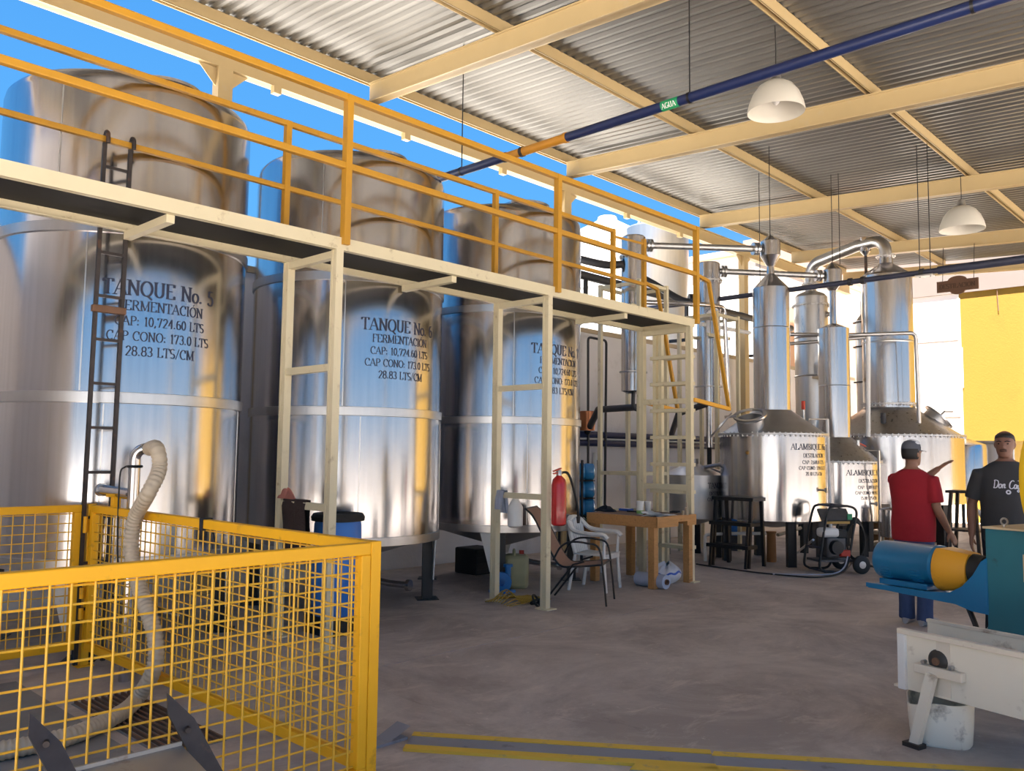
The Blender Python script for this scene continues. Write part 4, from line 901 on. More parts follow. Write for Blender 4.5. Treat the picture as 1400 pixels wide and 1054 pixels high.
# big black header above the wall with hoses up to the condensers
HY = 8.95; h0 = onY(795, 380, HY); h1 = onY(1025, 430, HY)
hd_ = thing('header_pipe', 'thick black header pipe above the white wall with branches to the condensers', 'pipe', (h0.x, HY, h0.z))
hz = onY(905, 404, HY).z
MB().tube([(10.6, HY, hz), (19.0, HY, hz)], .075, 14).build('main', 'pvc_dark', hd_)
for (xx, yy, zz) in ((ex1, ey1, 4.55), (ex2, ey2, 4.30)):
    MB().tube(crv([(xx-.55, HY, hz), (xx-.45, HY-.3, hz+.12), (xx-.3, yy+.35, zz), (xx-.12, yy+.10, zz)], 6), .062, 12).build('branch', 'pvc_dark', hd_)
    MB().lathe([(.11, -.03), (.11, .03)], (xx-.22, yy+.22, zz), 16, (.7, -.7, 0)).build('branch_flange', 'black_paint', hd_)
for x in (11.2, 14.4, 17.6): MB().span((x-.03, HY-.03, 3.86), (x+.03, 9.5, 3.92)).span((x-.03, HY-.03, 3.86), (x+.03, HY+.03, hz-.06)).build('bracket', 'black_paint', hd_, smooth=False)
q0, q1 = P3(880, 413, 13.6), P3(990, 420, 14.6)
upipe('steel_pipe', [q0, P3(960, 416, 14.2), q1, P3(997, 560, 14.6)], .04, 'stainless', 'bright steel pipe bending down in front of the white wall beside the slim condenser', .12)
pipe('steel_pipe', [P3(958, 443, 14.4), P3(1025, 455, 15.6)], .035, 'pvc_white', 'pale pipe running level from the slim condenser towards the still column', smooth_=False)
# neighbours outside: white building, sunlit tanks
nb = thing('building', 'sunlit plain white building beyond the back wall', 'building', (23, 13.5, -.16))
bz = onX(1010, 350, 19.2).z; MB().span((19.2, 9.95, -.16), (25.9, 17.5, bz)).build('wall', 'sunny_wall', nb, smooth=False); MB().span((19.0, 9.90, bz), (25.95, 17.7, bz+.14)).build('roof_edge', 'peach_bounce_wall', nb, smooth=False)
P = atD(897, 400, 19.0)
t = thing('outdoor_tank', 'stainless tank with domed top outside, beyond the slim condenser', 'tank', (P.x, P.y, -.16))
zt_ = atD(897, 314, 19.0).z
MB().lathe([(.72, -.16), (.72, zt_), (.66, zt_+.05), (.12, zt_+.24), (.1, zt_+.3)], (P.x, P.y, 0), 48).build('shell', 'stainless_brown', t, ang=30)
MB().tube(arcpts((P.x-.15, P.y, zt_+.08), .32, 0, 180, 10, (.7, -.7, 0), (0, 0, 1)), .02, 8).build('hand_hoop', 'pvc_white', t)
P = atD(830, 400, 20.5); zt_ = atD(830, 322, 20.5).z
t = thing('outdoor_tank', 'white plastic water tank outside, behind the third numbered tank', 'tank', (P.x, P.y, -.16))
MB().lathe([(.80, -.16), (.80, zt_), (.74, zt_+.10), (.25, zt_+.38), (.22, zt_+.48)], (P.x, P.y, 0), 48).build('shell', 'pvc_white', t, ang=30)
for k in range(5): MB().torus((P.x, P.y, zt_-.25-.55*k), .80, .02, n=48, k=6).build('rib', 'pvc_white', t)
# ------------------------------------------------------------------ table and what lies on it
c0, cX, cY = onZ(893, 805), onZ(939, 798), onZ(818, 793)
TX0, TX1 = c0.x, c0.x+.78; TY0, TY1 = c0.y, cY.y; TZ = .86
tb = thing('wooden_table', 'rough wooden work table with thick legs beside the cream steps', 'table', ((TX0+TX1)/2, (TY0+TY1)/2, 0))
for k in range(5):
    a = TY0-.03+(TY1-TY0+.06)*k/5; MB().span((TX0-.05, a+.003, TZ-.035), (TX1+.05, a+(TY1-TY0+.06)/5-.003, TZ)).build('plank', 'wood_dark', tb, smooth=False, bevel=.004)
for x in (TX0, TX1):
    for y in (TY0, TY1): MB().span((x-.045, y-.045, 0), (x+.045, y+.045, TZ-.036)).build('leg', 'wood_table', tb, smooth=False, bevel=.006)
MB().span((TX0-.065, TY0-.09, TZ-.13), (TX0-.04, TY1+.09, TZ+.002)).build('apron', 'wood_table', tb, smooth=False, bevel=.004)
MB().span((TX0-.065, TY0-.09, TZ-.13), (TX1-.36, TY0-.04, TZ+.002)).span((TX1-.36, TY0-.09, TZ-.075), (TX1-.15, TY0-.04, TZ+.002)).span((TX1-.15, TY0-.09, TZ-.13), (TX1+.06, TY0-.04, TZ+.002)).build('apron', 'wood_table', tb, smooth=False)
MB().span((TX0-.04, TY1+.04, TZ-.13), (TX1+.06, TY1+.09, TZ)).build('apron', 'wood_table', tb, smooth=False); MB().span((TX1+.04, TY0-.04, TZ-.13), (TX1+.065, TY1+.04, TZ)).build('apron', 'wood_table', tb, smooth=False)
def tt(px, py): return onZ(px, py, TZ)
def lumpy(c, rx, ry, h, seed, n=14):
    rnd = random.Random(seed); c = Vector(c); ph = [rnd.uniform(0, 6) for _ in range(6)]
    def fn(u, v):
        a = 2*pi*u; r = v; w_ = 1+.18*sin(3*a+ph[0])+.12*sin(5*a+ph[1])
        z = h*(1-r**2.2)*(1+.35*sin(2.3*a+ph[2]+3*r)+.25*sin(4*a+ph[3]))
        return c+Vector((rx*r*w_*cos(a), ry*r*w_*sin(a), max(.0, z)))
    return MB().grid(fn, 28, n)
tag(lumpy(tt(829, 699)+Vector((0, 0, .002)), .13, .15, .055, 3).build('folded_jacket', 'black_cloth'), 'crumpled black cloth on the wooden table corner', 'cloth')
a = tt(856, 698); tag(MB().box(a+Vector((0, 0, .014)), (.12, .16, .028)).build('packet', 'bag_blue', smooth=False, bevel=.006), 'flat blue and white packet on the wooden table', 'packet')
MB().box(a+Vector((0, 0, .0295)), (.08, .12, .003)).build('packet_label', 'paper', bpy.data.objects['packet'], smooth=False)
a = tt(866, 700); tag(MB().box(a+Vector((.02, .02, .008)), (.08, .15, .016)).build('phone', 'black_paint', smooth=False, bevel=.004), 'black phone lying between packet and white cup', 'phone')
def cup(px, py, r, h, lab, grn):
    a = tt(px, py); t = thing('plastic_cup', lab, 'cup', a, 'cups on the wooden table')
    MB().lathe([(r*.78, 0), (r, h), (r*1.06, h), (r*1.06, h-.008), (r*.95, h-.008), (r*.74, .006)], a, 24, cap=False).lathe([(.001, .002), (r*.78, .002)], a, 24, cap=False).build('body', 'white_plastic', t)
    if grn: MB().lathe([(r*.80, .008), (r*.885, .05)], a+Vector((0, 0, 0)), 24, cap=False).build('printed_band', 'green_print', t)
cup(875, 703, .052, .165, 'large white cup with green print on the wooden table', True)
cup(886, 700, .045, .14, 'pale cup standing behind the large green printed cup', False)
pc = tt(898, 706); pb = thing('paper_pile', 'crumpled white papers on the wooden table', 'paper', pc)
for k in range(4):
    rnd = random.Random(k); R_ = Matrix.Rotation(rnd.uniform(-.5, .5), 3, 'Z'); oo = pc+Vector((.03*k, .05-.02*k, .003+.004*k))
    MB().grid(lambda u, v: oo+R_ @ Vector(((u-.5)*.30, (v-.5)*.24, .028*k*max(0, sin(3*u+k))*(.3+v)+.01*sin(7*v+k)**2)), 10, 8).build('sheet', 'paper', pb)
a = tt(914, 701)+Vector((.15, 0, 0)); tag(MB().box(a+Vector((0, 0, .008)), (.22, .10, .016), Matrix.Rotation(.4, 3, 'Z')).build('notebook', 'black_cloth', smooth=False, bevel=.003), 'dark notebook lying behind the white papers', 'notebook')
a = tt(939, 704); tag(MB().lathe([(.022, 0), (.022, .09), (.013, .10), (.013, .16), (.0, .16)], a, 14).build('small_bottle', 'beige_plank', ang=30), 'small beige bottle on the far table corner', 'bottle')
a = tt(934, 704); tag(MB().lathe([(.018, 0), (.018, .05), (.0, .055)], a, 12).build('bottle_cap', 'beige_plank', ang=30), 'stubby beige cap beside the small bottle', 'cap')
# bags under the table
a = onZ(872, 800); b = onZ(911, 806)
rl = thing('plastic_roll', 'roll of bluish clear film under the wooden table', 'roll', a)
dd = (b-a).normalized(); MB().lathe([(.03, 0), (.085, .0), (.088, .1), (.084, (b-a).length), (.03, (b-a).length)], a+Vector((0, 0, .088)), 24, dd, cap=False).build('film', 'film_blue', rl)
MB().lathe([(.03, -.005), (.034, -.005), (.034, (b-a).length+.02), (.03, (b-a).length+.02)], a+Vector((0, 0, .088)), 16, dd, cap=False).build('core', 'wood_dark', rl)
a = onZ(907, 800)+Vector((.12, .10, 0)); sk = thing('white_sack', 'slumped white plastic sack with a blue stripe under the wooden table', 'sack', a)
def sackf(u, v):
    an = 2*pi*u; rr_ = sin(pi*min(1, .08+v*.9))**.6; return a+Vector(((.24*rr_*cos(an)+.10*v), .18*rr_*sin(an)-.02, .24*v*(1+.10*sin(3*an))+.012*sin(9*an+4*v)))
MB().grid(sackf, 32, 14).build('sack_body', 'bag_white', sk)
MB().grid(lambda u, v: sackf(.52+.30*u, .50+.10*v)+Vector((-.012, -.010, .006)), 14, 3).build('stripe', 'bag_blue', sk)
# fire extinguisher on the catwalk post
a = atD(764, 690, 8.86); ex, ey = a.x, a.y
t = thing('fire_extinguisher', 'red fire extinguisher hung on the cream catwalk post', 'extinguisher', (ex, ey, .86))
MB().lathe([(.06, .86), (.078, .875), (.08, .90), (.08, 1.28), (.066, 1.34), (.03, 1.375), (.028, 1.39)], (ex, ey, 0), 32).build('cylinder', 'extinguisher_red', t, ang=40)
MB().lathe([(.03, 1.38), (.032, 1.42), (.02, 1.44)], (ex, ey, 0), 16).build('valve', 'stainless_dull', t)
MB().bar((ex-.09, ey, 1.425), (ex+.03, ey, 1.455), .025, .012).bar((ex-.09, ey, 1.40), (ex+.02, ey, 1.415), .022, .012).build('lever', 'red_handle', t, smooth=False)
MB().tube(crv([(ex+.03, ey, 1.41), (ex+.12, ey-.02, 1.40), (ex+.20, ey-.03, 1.25), (ex+.27, ey-.03, 1.05), (ex+.30, ey-.02, .93)], 7), .014, 10).build('hose', 'black_rubber', t)
MB().lathe([(.016, 0), (.022, .05), (.024, .07)], (ex+.30, ey-.02, .87), 12).build('nozzle', 'black_paint', t)
MB().span((6.755, 5.86, 1.30), (ex-.05, 5.90, 1.34)).span((6.755, 5.86, 1.0), (ex-.05, 5.90, 1.03)).build('bracket', 'red_handle', t, smooth=False)
# cloths, jugs, pump, net at the third post frame
def drape(X, y0, y1, zr, l1, l2, seed, th=.032, nu=16, nv=20):
    rnd = random.Random(seed); ph = [rnd.uniform(0, 6) for _ in range(4)]
    def fn(u, v):
        y = y0+(y1-y0)*u; Lt = l1+l2; s = v*Lt; wv = .012*sin(14*u+ph[0])+.007*sin(25*u+ph[1])
        if s < l1-.03: return Vector((X-th-wv*min(1, (l1-s)/l1*2)-.012*(l1-s)/l1, y+.02*sin(5*v+ph[2]), zr-(l1-s)))
        if s < l1+.03:
            q = (s-l1+.03)/.06; return Vector((X-th+2*th*q, y, zr+.012*sin(pi*q)))
        return Vector((X+th+wv*min(1, (s-l1)/l2*2)+.012*(s-l1)/l2, y+.02*sin(4*v+ph[3]), zr-(s-l1)))
    return MB().grid(fn, nu, nv)
tag(drape(4.04, 6.20, 6.56, 1.185, .42, .38, 5).build('brown_towel', 'brown_cloth'), 'dark brown towel hung over the cream rung in front of tank 6', 'towel')
tag(lumpy((4.04, 6.54, 1.19), .05, .13, .06, 8).build('work_glove', 'pink_cloth'), 'faded pink glove lying on top of the brown towel', 'glove')
tag(drape(6.72, 6.46, 6.585, 1.192, .20, .24, 9).build('grey_rag', 'grey_cloth'), 'grey blue rag hung over the rung next to the rear cream post', 'rag')
a = Vector((6.80, 6.40, .80)); t = thing('white_jug', 'white plastic jug hanging below the rung beside the grey rag', 'jug', a)
MB().lathe([(.06, 0), (.085, .02), (.085, .22), (.03, .32), (.03, .36)], a, 20).build('body', 'white_plastic', t, ang=45)
MB().tube(arcpts(a+Vector((.0, .02, .30)), .07, 20, 160, 8, (0, 1, 0), (0, 0, 1)), .010, 8).build('handle', 'white_plastic', t)
a = onZ(708, 804); t = thing('jerry_can', 'yellowish translucent jerry can on the floor under the third numbered tank', 'jerry can', a)
MB().box(a+Vector((0, .03, .20)), (.24, .30, .40), Matrix.Rotation(.75, 3, 'Z')).build('body', 'jug_plastic', t, bevel=.05)
MB().lathe([(.03, .38), (.03, .44), (.0, .44)], a+Vector((.08, .02, 0)), 14).build('cap', 'red_handle', t); MB().tube(arcpts(a+Vector((-.02, .05, .37)), .08, 10, 170, 8, (.7, .7, 0), (0, 0, 1)), .018, 8).build('handle', 'jug_plastic', t)
a = onZ(691, 812); t = thing('water_pump', 'small blue water pump on the floor behind the rear cream post', 'pump', a)
ad = Vector((-.3, 1, 0)).normalized(); fd = Vector((-.75, -.66, 0)).normalized()
MB().lathe([(.03, -.03), (.10, -.03), (.115, .0), (.115, .05), (.07, .08), (.038, .08), (.036, .015)], a+Vector((0, .06, .13)), 24, fd).build('volute', 'blue_pump', t)
MB().lathe([(.035, .0), (.035, .12), (.055, .12), (.055, .15)], a+Vector((.06, .02, .18)), 14).build('outlet', 'blue_pump', t)
MB().lathe([(.07, .03), (.10, .04), (.10, .26), (.08, .28)], a+Vector((0, .06, .13)), 20, -fd).build('motor', 'navy_pipe', t); MB().box(a+Vector((.05, .10, .015)), (.22, .22, .03)).build('foot', 'blue_pump', t, smooth=False)
a = onZ(705, 826); rnd = random.Random(4); nm = MB()
def netz(x, y): return .012+.13*math.exp(-((x+.05)**2+(y-.10)**2)/.012)+.03*math.exp(-((x-.2)**2+(y-.05)**2)/.03)
for k in range(17):
    u_ = -.20+.04*k
    nm.tube([a+Vector((u_*.7+.15, -.10+.36*j/14, netz(u_*.7+.15, -.10+.36*j/14))) for j in range(15)], .006, 5)
for k in range(10):
    v_ = -.10+.04*k
    nm.tube([a+Vector((-.2+.55*j/20, v_, netz(-.2+.55*j/20, v_)+.003)) for j in range(21)], .006, 5)
tag(nm.build('plastic_net', 'net_gold'), 'yellow plastic netting heaped on the floor between the cream posts', 'net')
a = onZ(737, 829); tag(MB().torus(a+Vector((0, .04, .05)), .07, .012, (.4, -.8, .5), 20, 6).torus(a+Vector((.02, .06, .04)), .06, .012, (.1, .5, .8), 20, 6).build('wire_coil', 'black_rubber'), 'coil of black wire at the foot of the front cream post', 'wire')
a = atD(462, 720, 7.62); t = thing('blue_drum', 'blue plastic drum with black rim in front of tank 6', 'drum', (a.x, a.y, 0))
MB().lathe([(.20, .16), (.215, .18), (.22, .45), (.225, .50), (.22, .55), (.21, .95), (.20, 1.0)], (a.x, a.y, 0), 36).build('body', 'blue_drum', t, ang=40); MB().lathe([(.20, .98), (.235, .985), (.24, 1.02), (.22, 1.05), (.19, 1.03)], (a.x, a.y, 0), 36).build('rim', 'black_rubber', t)
MB().span((a.x-.2, a.y-.2, 0), (a.x+.2, a.y+.2, .16)).build('plinth', 'black_paint', t, smooth=False)
a = onZ(652, 776); t = thing('dark_crate', 'dark plastic crate in the shade under the third numbered tank', 'crate', a+Vector((-.35, -.35, 0)))
b = a+Vector((-.35, -.35, 0)); MB().box(b+Vector((0, 0, .17)), (.42, .42, .34)).build('body', 'black_rubber', t, smooth=False, bevel=.02)
for k in range(4): MB().box(b+Vector((0, -.213, .06+.08*k)), (.40, .012, .02)).build('rib', 'black_rubber', t, smooth=False)
# water jugs on a rack by the wall
a = atD(797, 690, 13.0); t = thing('jug_rack', 'dark steel rack carrying the blue water jugs behind the third numbered tank', 'rack', (a.x, a.y, 0))
for s in (-.20, .20):
    for y in (-.14, .30): MB().span((a.x+s-.015, a.y+y-.015, 0), (a.x+s+.015, a.y+y+.015, 1.52)).build('upright', 'black_paint', t, smooth=False)
for k in range(3): MB().span((a.x-.17, a.y-.10, .655+.27*k), (a.x+.17, a.y+.30, .67+.27*k)).build('shelf', 'black_paint', t, smooth=False)
for k, lab in enumerate(('blue water jug on the lowest shelf of the dark rack', 'blue water jug on the middle shelf of the dark rack', 'blue water jug on the top shelf of the dark rack')):
    z = .80+.27*k; j = thing('water_jug', lab, 'water jug', (a.x, a.y, z-.13), 'blue water jugs on the rack')
    MB().lathe([(.10, -.22), (.128, -.20), (.130, -.08), (.120, -.07), (.130, -.06), (.130, .06), (.12, .07), (.130, .08), (.128, .14), (.035, .22), (.035, .26)], (a.x, a.y+.06, z), 28, (-.69, .72, 0)).build('body', 'blue_water', j, ang=50)
    MB().lathe([(.04, .255), (.04, .285), (0.001, .285)], (a.x, a.y+.06, z), 16, (-.69, .72, 0)).build('cap', 'pvc_white', j)
# potted agave on a white stool behind the table
a = atD(806, 705, 11.6); t = thing('plant_stool', 'white plastic stool carrying the dark spiky plant', 'stool', (a.x, a.y, 0))
MB().lathe([(.15, .46), (.16, .46), (.16, .49), (.15, .5)], (a.x, a.y, 0), 20).build('seat', 'white_plastic', t)
for k in range(4):
    q = pi/4+pi/2*k; MB().tube([(a.x+.12*cos(q), a.y+.12*sin(q), .47), (a.x+.17*cos(q), a.y+.17*sin(q), 0)], .016, 8).build('leg', 'white_plastic', t)
t = thing('potted_agave', 'dark spiky plant in a clay pot behind the wooden table', 'plant', (a.x, a.y, .50))
MB().lathe([(.07, .50), (.10, .66), (.115, .66), (.115, .69), (.09, .69)], (a.x, a.y, 0), 20).build('pot', 'terracotta', t)
rnd = random.Random(11)
for k in range(22):
    q = 2.4*k; tl = .2+.6*(k/22); L_ = rnd.uniform(.16, .24); d = Vector((cos(q)*cos(tl), sin(q)*cos(tl), sin(tl))); sd = Vector((-sin(q), cos(q), 0)); b0 = Vector((a.x, a.y, .68))
    MB().add([b0-sd*.015, b0+sd*.015, b0+d*L_*.5+sd*.02, b0+d*L_+Vector((0, 0, -.01)), b0+d*L_*.5-sd*.02, b0+d*L_*.5+Vector((0, 0, -.012))], [(0, 1, 5), (1, 2, 5), (0, 5, 4), (5, 2, 3), (5, 3, 4), (0, 4, 3, 2, 1)]).build('leaf', 'leaf', t, smooth=False)
# ------------------------------------------------------------------ chairs
def frame_M(o, fwd):          # local x = right, y = forward, z = up
    f_ = Vector((fwd[0], fwd[1], 0)).normalized(); r_ = Vector((f_.y, -f_.x, 0)); return Matrix(((r_.x, f_.x, 0, o.x), (r_.y, f_.y, 0, o.y), (0, 0, 1, o.z), (0, 0, 0, 1)))
fn_, ff_ = onZ(833, 830), onZ(840, 819); bk = onZ(757, 815)
bk = onZ(758, 814); fw = (ff_-bk); fw.z = 0; fw = fw.normalized(); rgt = Vector((fw.y, -fw.x, 0)); o = (ff_+bk)/2+rgt*.25; o.z = 0
M = frame_M(o, fw); h = (ff_-bk).length/2
t = thing('sling_chair', 'brown sling patio chair with thin black frame next to the cream post', 'chair', o)
for s in (-1, 1):
    x = .25*s
    MB(M).tube(crv([(x, h, 0), (x, h-.03, .30), (x, h-.08, .60), (x, h-.22, .655), (x, -.05, .66), (x, -.16, .60), (x, -.24, .46)], 6), .011, 8).build('arm_leg', 'black_paint', t)
    MB(M).tube([(x, -h, 0), (x, -.02, .42), (x, .10, .46)], .011, 8).build('rear_leg', 'black_paint', t)
    MB(M).tube(crv([(x*.95, h-.06, .43), (x*.95, .0, .40), (x*.95, -.17, .41), (x*.95, -.30, .60), (x*.95, -.46, .90), (x*.95, -.56, 1.0)], 6), .011, 8).build('side_tube', 'black_paint', t)
prof = crv([(0, h-.06, .43), (0, .0, .395), (0, -.16, .405), (0, -.30, .60), (0, -.46, .90), (0, -.56, 1.0)], 6)
vs = []; n = len(prof)
for q in prof: vs += [q+Vector((-.235, 0, .006)), q+Vector((.235, 0, .006)), q+Vector((.235, 0, -.004)), q+Vector((-.235, 0, -.004))]
fs = []
for i in range(n-1):
    for k in range(4): fs.append((4*i+k, 4*i+(k+1) % 4, 4*i+4+(k+1) % 4, 4*i+4+k))
fs += [(0, 1, 2, 3), (4*n-1, 4*n-2, 4*n-3, 4*n-4)]
MB(M).add(vs, fs).build('sling', 'sling_brown', t, ang=60)
for z, y in ((.43, h-.05), (1.0, -.56)): MB(M).tube([(-.24, y, z), (.24, y, z)], .011, 8).build('cross_tube', 'black_paint', t)
f4 = [onZ(784, 807), onZ(827, 812), onZ(799, 799), onZ(847, 802)]
o = (f4[0]+f4[1]+f4[2]+f4[3])/4; o.z = 0; fw = ((f4[1]+f4[3])-(f4[0]+f4[2])); M = frame_M(o, fw)
t = thing('plastic_chair', 'white plastic armchair between the brown chair and the wooden table', 'chair', o)
for sx in (-1, 1):
    MB(M).tube([(.25*sx, .22, 0), (.235*sx, .19, .42), (.245*sx, .20, .64)], [.030, .026, .022], 8, sx=.7).build('front_leg', 'white_plastic', t)
    MB(M).tube([(.24*sx, -.25, 0), (.21*sx, -.18, .42)], [.030, .026], 8, sx=.7).build('rear_leg', 'white_plastic', t)
    MB(M).tube(crv([(.245*sx, .24, .62), (.25*sx, .18, .665), (.265*sx, .0, .67), (.255*sx, -.18, .70), (.20*sx, -.27, .80)], 6), .028, 8, sx=1.5).build('armrest', 'white_plastic', t)
MB(M).grid(lambda u, v: Vector(((u-.5)*.45, -.20+.43*v, .425+.012*((2*u-1)**2)-.012*sin(pi*v))), 10, 8).build('seat', 'white_plastic', t).modifiers.new('solid', 'SOLIDIFY').thickness = .014
MB(M).span((-.225, .19, .37), (.225, .225, .43)).build('seat_apron', 'white_plastic', t, smooth=False, bevel=.008)
MB(M).tube(crv([(-.20, -.27, .80), (-.10, -.295, .835), (0, -.30, .845), (.10, -.295, .835), (.20, -.27, .80)], 6), .026, 8, sx=1.4).build('back_top', 'white_plastic', t)
for k in range(6):
    x = -.15+.06*k; MB(M).tube([(x, -.195, .43), (x*1.05, -.25, .64), (x*1.1, -.29, .82)], .018, 6, sx=1.3).build('back_slat', 'white_plastic', t)
for sx in (-1, 1): MB(M).tube([(.19*sx, -.19, .42), (.20*sx, -.25, .64), (.20*sx, -.275, .80)], .022, 8).build('back_stile', 'white_plastic', t)
# ------------------------------------------------------------------ step stool before still A
fA, fB, fC, fD = onZ(1025, 778), onZ(1045, 775), onZ(973, 772), onZ(993, 770)
t = thing('step_stool', 'black steel step stool in front of the still with the open hatch', 'step stool', (fA+fB+fC+fD)/4)
e1 = (fC-fA).normalized(); Wd = (fC-fA).length; e2 = (fB-fA); e2 = (e2-e1*e2.dot(e1)); Dp = max(.45, e2.length); e2.normalize(); u3 = Vector((0, 0, 1))
def st(a_, b_, z): return fA+e1*a_+e2*b_+u3*z
for a_ in (.02, Wd-.02):
    MB().bar(st(a_, 0, 0), st(a_, .10, .98), .045, .045).build('leg', 'black_paint', t, smooth=False); MB().bar(st(a_, Dp, 0), st(a_, Dp-.06, .98), .045, .045).build('leg', 'black_paint', t, smooth=False)
for z, b0, b1 in ((.98, .06, Dp), (.62, -.02, .26), (.30, -.10, .18)):
    c = st(Wd/2, (b0+b1)/2, z); Rm = Matrix((( e1.x, e2.x, 0), (e1.y, e2.y, 0), (0, 0, 1)))
    MB().box(c, (Wd+.06, b1-b0, .05), Rm).build('tread', 'black_paint', t, smooth=False)
for a_ in (.02, Wd-.02): MB().bar(st(a_, -.08, 0), st(a_, .0, .62), .035, .035).build('brace', 'black_paint', t, smooth=False)
# ------------------------------------------------------------------ low things under the stills
a = onZ(1057, 770)+Vector((.15, .1, 0)); tag(MB().lathe([(.07, 0), (.075, .02), (.065, .42), (.08, .46)], a, 18).build('drain_pillar', 'terracotta'), 'reddish drain pipe standing below the first still', 'pipe')
pts = [onZ(966, 771)+Vector((.3, .2, 0)), onZ(966, 771)+Vector((.3, .2, .40)), onZ(1000, 771)+Vector((.5, .3, .40)), onZ(1060, 771)+Vector((.6, .3, .40))]
upipe('pvc_pipe', pts, .025, 'pvc_white', 'white plastic drain pipe running low behind the black step stool', .06)
pipe('pvc_pipe', [onZ(1060, 770)+Vector((.7, .3, .36)), onZ(1100, 760)+Vector((.3, .2, .42))], .028, 'beige_plank', 'yellowed pipe running low below the first still', smooth_=False)
a = onZ(1006, 752); tag(MB().lathe([(.075, 0), (.08, .01), (.08, .26), (.03, .34), (.03, .38)], a+Vector((0, 0, .25)), 16).build('blue_bottle', 'blue_drum', ang=40), 'blue bottle behind the black step stool', 'bottle')
tag(MB().box(a+Vector((0, 0, .125)), (.25, .25, .25)).build('low_block', 'grey_wall', smooth=False, bevel=.01), 'grey block under the blue bottle', 'block')
tag(MB().tube(crv([onZ(x, y, .012) for x, y in ((952, 771), (985, 776), (1030, 782), (1080, 787), (1120, 789), (1150, 783), (1165, 770))], 6), .011, 6).build('floor_cable', 'black_rubber'), 'black cable snaking over the floor before the stills', 'cable')
tag(MB().tube([onZ(1087, 757, .02), onZ(1112, 738, .35)], .018, 8).build('spray_lance', 'stainless_band'), 'thin metal spray lance leaning below the first still', 'lance')
a = onZ(1207, 752)-Vector((.9, .3, 0)); b = thing('pallet_stack', 'stacked beige pallet boards behind the small still', 'pallet', a+Vector((.9, .3, 0)))
for k in range(3): MB().box(a+Vector((.9, .3, .10+.2*k)), (.26, .34, .05)).build('board', 'beige_plank', b, smooth=False)
for k in range(3):
    for s in (-.13, 0, .13): MB().box(a+Vector((.9, .3+s, .035+.2*k)), (.26, .06, .15 if k else .07)).build('block', 'wood_dark', b, smooth=False)
t = thing('black_stand', 'black angle iron stand beside the small bright tank', 'stand', onZ(1346, 764))
a = onZ(1340, 766); 
for dx_, dy_ in ((0, 0), (.5, 0), (0, .5), (.5, .5)): MB().bar(a+Vector((dx_, dy_, 0)), a+Vector((dx_*.7+.07, dy_*.7+.07, 1.05)), .05, .05).build('leg', 'rust_steel', t, smooth=False)
MB().box(a+Vector((.25, .25, 1.07)), (.48, .48, .04)).build('top', 'rust_steel', t, smooth=False); MB().box(a+Vector((.25, .25, .45)), (.5, .5, .03)).build('shelf', 'rust_steel', t, smooth=False)
# ------------------------------------------------------------------ trough, bucket and blue machine
az = radians(74.4); uu = Vector((cos(az), sin(az), 0)); vv = Vector((uu.y, -uu.x, 0)); T0 = onZ(1231, 859, .62); T0.z = 0
MM = Matrix(((uu.x, vv.x, 0, T0.x), (uu.y, vv.y, 0, T0.y), (0, 0, 1, 0), (0, 0, 0, 1)))
def a_at(px, b, z):       # distance along the machine axis where a column of the photograph falls
    lo, hi = -2.0, 3.0
    for _ in range(50):
        m = (lo+hi)/2; q = MM @ Vector((m, b, z))-CAM; x = 700+CAM_F*q.dot(_r)/q.dot(_f)
        if x > px: lo = m
        else: hi = m
    return m
t = thing('metal_trough', 'off white painted steel trough with rusty edges on a slanting prop', 'trough', T0)
TW = .43
MB(MM).span((-1.5, -.006, .29), (0, .006, .61)).build('near_side', 'trough_paint', t, smooth=False)
MB(MM).span((-1.5, TW-.006, .29), (.11, TW+.006, .61)).build('far_side', 'trough_paint', t, smooth=False)
MB(MM).span((-1.5, 0, .285), (.05, TW, .297)).build('bottom', 'trough_paint', t, smooth=False)
MB(MM).span((-1.5, -.030, .595), (.005, .012, .625)).build('near_lip', 'trough_lip', t, smooth=False, bevel=.004)
MB(MM).span((-1.5, TW-.012, .600), (.115, TW+.022, .62)).build('far_lip', 'trough_lip', t, smooth=False, bevel=.004)
MB(MM).span((-.042, -.028, .285), (.006, .0, .597)).build('end_flange', 'white_plastic', t, smooth=False, bevel=.004)
MB(MM).span((-.35, TW*.0, .40), (-.335, TW, .44)).build('tie_bar', 'trough_lip', t, smooth=False)
ap = a_at(1290, 0, .47); MB(MM).span((ap-.045, -.010, .30), (ap+.035, -.004, .596)).build('stiffener', 'trough_lip', t, smooth=False)
ab0, ab1 = a_at(1318, -.03, .44), a_at(1252, -.03, .44)
MB(MM).span((ab0, -.055, .405), (ab1, -.008, .455)).build('bearing_bar', 'trough_lip', t, smooth=False, bevel=.005)
ah = a_at(1281, -.02, .49); hb = MB(MM).lathe([(.001, -.02), (.032, -.02), (.048, -.012), (.062, .0)], (ah, -.006, .485), 22, (0, 1, 0)); hb.build('bearing', 'grease', t)
MB(MM).lathe([(.001, -.034), (.02, -.034), (.02, -.015)], (ah, -.006, .485), 14, (0, 1, 0)).build('shaft_end', 'rust_brown', t)
for s in (-.085, .075): MB(MM).lathe([(.012, -.03), (.012, .0)], (ah+s, -.01, .468), 8, (0, 1, 0)).build('bolt', 'stainless_dull', t)
ft = onZ(1250, 1021); tpx = MM @ Vector((a_at(1275, -.05, .41), -.055, .42))
MB().bar(ft, tpx, .055, .035, vv).build('prop_leg', 'trough_paint', t, smooth=False); MB().box(ft+Vector((0, 0, .012)), (.10, .07, .024), Matrix.Rotation(az, 3, 'Z')).build('prop_foot', 'rust_steel', t, smooth=False)
for a_ in (-1.42,):
    for b_ in (.03, TW-.03): MB(MM).span((a_-.03, b_-.03, 0), (a_+.03, b_+.03, .29)).build('rear_leg', 'trough_paint', t, smooth=False)
